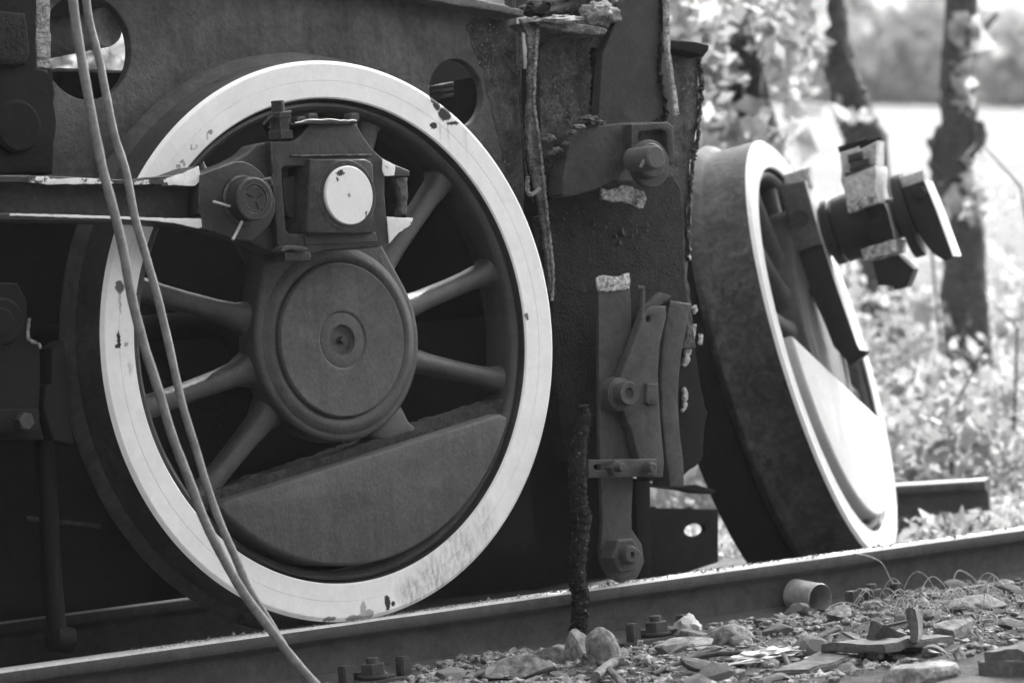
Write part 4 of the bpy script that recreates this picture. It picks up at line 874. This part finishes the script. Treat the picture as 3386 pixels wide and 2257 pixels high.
# ------------------------------------------------------------ trees and growth behind
def leaves(name, pts, size, m_, parent=None, sj=.5):
    n = len(pts); pts = np.array(pts); u = rng.normal(size=(n, 3)); u /= np.linalg.norm(u, axis=1)[:, None]; v = rng.normal(size=(n, 3)); v -= (v * u).sum(1)[:, None] * u; v /= np.linalg.norm(v, axis=1)[:, None]
    s = (size * np.exp(rng.normal(0, sj, n)))[:, None]
    vs = np.stack([pts - u * s, pts - v * s * .55, pts + u * s, pts + v * s * .55], 1).reshape(-1, 3)
    me = bpy.data.meshes.new(name); me.from_pydata(vs.tolist(), [], [(4 * i, 4 * i + 1, 4 * i + 2, 4 * i + 3) for i in range(n)]); return link(name, me, m_, parent)
def up_at(x, y, D): return atD(x, y, D)
def tree(label, trunk, D, w, ivy, branches=(), burls=(), crown=None):
    base = up_at(*trunk[-1], D); root = empty('tree', (base.x, base.y, gh(base.x, base.y))); bpy.context.view_layer.update(); tag(root, label, 'tree', 'ivy clad trees behind the track')
    P = [up_at(x, y, D) for x, y in trunk]; bot = P[-1].copy(); bot.z = gh(bot.x, bot.y) - .3; P.append(bot)
    top0 = P[0] + (P[0] - P[1]).normalized() * 3; P = [top0] + P
    sp_ = spline(P, 8); rr_ = [w * (0.75 + .45 * i / len(sp_)) * (1 + .12 * mn.noise((i * .5, D, 0))) for i in range(len(sp_))]
    tr = link('trunk', tube_bm(sp_, rr_, 18, bump=.1, seed=int(D * 10)), bark_m, root, True)
    for bx in branches: 
        Q = [up_at(x, y, D + dz) for x, y, dz in bx]; link('branch', tube_bm(spline(Q, 5), [w * .35 * (1 - .6 * i / (5 * (len(Q) - 1))) for i in range(5 * (len(Q) - 1) + 1)], 8, bump=.15), bark_m, root, True)
    for (x, y, r) in burls: link('burl', lump_bm(up_at(x, y, D - .02), r, .5, 2, 3, (1, 1, 1.4), int(x)), bark_m, root, True)
    pts = []
    for (x, y, sx, sy, n, dd_) in ivy:
        for _ in range(n):
            pts.append(up_at(random.gauss(x, sx), random.gauss(y, sy), D - abs(random.gauss(w, dd_))))
    if pts: leaves('ivy', pts, .033, leaf_m, root)
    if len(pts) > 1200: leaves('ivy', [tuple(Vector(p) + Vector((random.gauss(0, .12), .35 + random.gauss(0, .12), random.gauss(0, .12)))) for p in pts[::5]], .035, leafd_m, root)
    if crown:
        cp = []
        for (x, y, z, r, n) in crown:
            cc = P[0] + Vector((x, y, z))
            for _ in range(n):
                q = rng.normal(size=3); q /= np.linalg.norm(q); q *= r * random.uniform(.3, 1) ** .5; cp.append(tuple(cc + Vector(q * [1, 1, .7])))
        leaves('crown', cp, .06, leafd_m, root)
    return root
tree('ivy covered tree nearest the engine with bright leaves over its dark trunk', [(1690, -40), (1700, 100), (1722, 220), (1738, 320), (1760, 420)], 15.5, .085,
     [(1605, 40, 35, 60, 800, .5), (1622, 190, 28, 60, 620, .4), (1615, 300, 25, 45, 480, .4), (1808, 60, 28, 50, 420, .5), (1640, 290, 22, 40, 120, .3), (1690, 60, 20, 50, 40, .1), (1735, 240, 18, 50, 26, .1), (1700, 330, 50, 20, 200, .3)],
     branches=[[(1700, 120, 0), (1650, 60, -.3), (1600, -40, -.6)], [(1715, 180, 0), (1780, 90, .2), (1830, -30, .3)]], crown=[(0, 0, 1.5, 1.6, 1500), (1.2, .6, 1, 1.2, 900)])
tree('leaning middle tree with a forked top and bare dark trunk', [(1905, -40), (1909, 20), (1915, 120), (1944, 199), (1962, 260), (1984, 320), (2000, 400)], 17.5, .082,
     [(1970, 268, 18, 6, 40, .1), (1840, 50, 24, 60, 160, .5), (1825, 150, 24, 60, 200, .6)],
     branches=[[(1945, 150, 0), (1890, 95, -.1), (1875, 85, -.1)], [(1950, 130, 0), (1925, 40, .1), (1885, -50, .2)]], burls=[(1895, 85, .08)], crown=[(0, 0, 1.8, 1.8, 1500), (-1, .5, 2.4, 1.4, 900)])
tree('right hand upright tree with a clump of leaves and lumpy burls', [(2208, -40), (2205, 80), (2200, 200), (2202, 290), (2185, 370), (2190, 440), (2212, 520), (2215, 640), (2215, 700)], 17.0, .088,
     [(2215, 70, 14, 20, 70, .05), (2215, 150, 10, 30, 30, .05), (2215, 210, 12, 25, 36, .05), (2232, 400, 16, 30, 30, .1), (2225, 470, 30, 30, 60, .2)],
     branches=[[(2215, 80, 0), (2250, 70, 0), (2288, 35, .1)], [(2215, 380, 0), (2238, 330, -.05), (2250, 300, -.05)]], burls=[(2172, 345, .07), (2168, 385, .06), (2240, 310, .05)], crown=[(0, 0, 1.8, 1.7, 1500), (1, -.6, 2., 1.5, 900)])
tree('leafy tree glimpsed through the left round frame opening', [(150, -60), (155, 60), (160, 200), (165, 420), (170, 700)], 16, .08, [(170, 60, 50, 60, 500, .6), (260, 150, 60, 40, 420, .6), (130, 120, 40, 60, 300, .6)])
# tree added outside the picture at right, its crown shaped to shade the foreground
root = empty('tree', (8.2, 1.6, 0)); bpy.context.view_layer.update(); tag(root, 'tree added beyond the right picture edge so that its crown shades the foreground', 'tree', 'ivy clad trees behind the track')
link('trunk', tube_bm(spline([(8.2, 1.6, -.2), (8.25, 1.6, 1.5), (8.1, 1.65, 3.2), (7.9, 1.7, 5.6)], 6), [.2 - .006 * i for i in range(19)], 16, bump=.08), bark_m, root, True)
for q in ((5.6, 1.4, 4.3), (6.8, 2.0, 4.8), (9.8, 1.3, 4.6)): link('branch', tube_bm(spline([(8.1, 1.65, 3.2), ((8.1 + q[0]) / 2, (1.65 + q[1]) / 2, 4.0), q], 5), [.06 - .005 * i for i in range(11)], 8), bark_m, root, True)
leaves('crown', [(random.uniform(4.6, 10.4), random.uniform(.75, 2.45), random.uniform(4.0, 5.1)) for _ in range(5200)], .06, leafd_m, root)
# dark trees added unseen behind and left of the photographer to cut sky light
for k, (x, y, lab) in enumerate(((-13.5, -3.5, 'unseen dark tree added well left of the engine to cut sky light'), (-15, -11, 'unseen dark tree added left behind the photographer to cut sky light'), (-9, -15.5, 'unseen dark tree added right behind the photographer to cut sky light'), (-2.5, -17, 'unseen dark tree added behind the photographer to the right to cut sky light'), (5, -15.5, 'unseen dark tree added across the verge well right of the photographer to cut sky light'), (11.5, -12, 'farthest unseen dark tree added on the verge right of the photographer to cut sky light'))):
    root = empty('tree', (x, y, 0)); bpy.context.view_layer.update(); tag(root, lab, 'tree')
    link('trunk', tube_bm(spline([(x, y, -.3), (x + .1, y, 2), (x, y + .1, 5), (x, y, 8)], 5), [.28 - .01 * i for i in range(16)], 14, bump=.08), bark_m, root, True)
    pts = []
    for _ in range(9000):
        q = rng.normal(size=3); q /= np.linalg.norm(q); q *= random.random() ** .3 * np.array([3.6, 3.6, 3.6]); pts.append((x + q[0], y + q[1], 4.4 + q[2]))
    leaves('crown', pts, .14, mat('dark leaf', .06, var=.5, vs=2, bump=0), root)
# undergrowth between track and field
def growth(n, x0, x1, D0, D1, hfun, size, name, m_, label, zlo=0.):
    pts = []
    while len(pts) < n:
        D = random.uniform(D0, D1); x = random.uniform(x0, x1); p = atD(x, 784, D); g0 = gh(p.x, p.y); H = hfun(x, D)
        cl = .5 + .8 * mn.noise((p.x * 1.1, p.y * 1.1, 0)) + .5 * mn.noise((p.x * 3, p.y * 3, 4))
        if random.random() > max(.12, cl): continue
        h = H * random.random() ** 1.2 * max(.35, min(1.2, cl + .35)); pts.append((p.x, p.y, g0 + h + zlo))
    return tag(leaves(name, pts, size, m_), label, 'undergrowth', kind='stuff')
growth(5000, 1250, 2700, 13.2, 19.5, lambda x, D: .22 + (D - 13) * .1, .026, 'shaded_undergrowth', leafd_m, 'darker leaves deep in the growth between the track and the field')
growth(21000, 1250, 2700, 13.2, 19.5, lambda x, D: .25 + (D - 13) * .11, .021, 'undergrowth', leaf_m, 'low leafy undergrowth between the track and the field')
growth(7000, 1350, 2700, 12.0, 14.0, lambda x, D: .07, .013, 'ground_litter', leaf_m, 'leaf litter on the bank behind the track')
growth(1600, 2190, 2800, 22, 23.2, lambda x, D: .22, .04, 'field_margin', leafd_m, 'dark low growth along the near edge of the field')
# thin twigs through the undergrowth
b = bmesh.new()
for k in range(9):
    D = random.uniform(13.5, 19); x = random.uniform(1400, 2500); p = atD(x, 784, D); p.z = gh(p.x, p.y); q = p + Vector((random.gauss(0, .15), random.gauss(0, .15), random.uniform(.3, 1.1))); r_ = q + Vector((random.gauss(0, .2), random.gauss(0, .2), random.uniform(.1, .3)))
    tube_bm([p, q, r_], [.007, .005, .002], 5, b)
tag(link('twiggy_growth', b, bark_m), 'bare thin stems standing in the undergrowth', 'undergrowth', kind='stuff')
# far wood beyond the field
pts = []
for k in range(60):
    x = 1000 + 1800 * (k + random.random()) / 60; D = random.uniform(98, 112); p = atD(x, 784, D); g0 = gh(p.x, p.y)
    H = random.uniform(2.9, 3.9) * (.62 if 1970 < x < 2140 else .8 if x > 2260 else 1) + (1.2 if x < 1900 else 0); W = random.uniform(1.6, 3.)
    for _ in range(900):
        q = rng.normal(size=3); q /= np.linalg.norm(q); q *= random.random() ** .35
        pts.append((p.x + q[0] * W, p.y + q[1] * W, g0 + H * .5 + q[2] * H * .55 + .2 * random.random()))
tag(leaves('far_wood', pts, .26, mat('far foliage', .5, var=.5, vs=.4, fs=2, bump=0, rough=.8, trans=.45)), 'pale hazy line of trees beyond the bright field', 'wood', kind='stuff')  # leaf colour raised pale to stand in for haze and overexposure
bpy.context.view_layer.update()

# pale air: haze box round camera and scene
hm = bpy.data.materials.new('air'); hm.use_nodes = True; t = hm.node_tree; t.nodes.remove(t.nodes['Principled BSDF'])
pv = t.nodes.new('ShaderNodeVolumePrincipled'); pv.inputs['Color'].default_value = (.95, .95, .95, 1); pv.inputs['Density'].default_value = .0003; pv.inputs['Anisotropy'].default_value = .2
t.links.new(pv.outputs[0], t.nodes['Material Output'].inputs['Volume'])
zmin = min(v[2] for v in co) - 1; zmax = 16
o = link('haze', box_bm((50, 270, (zmax + zmin) / 2), (720, 680, zmax - zmin)), hm); o['kind'] = 'stuff'; o['label'] = 'thin pale haze in the air'; o['category'] = 'haze'
for v in o.data.vertices: pass
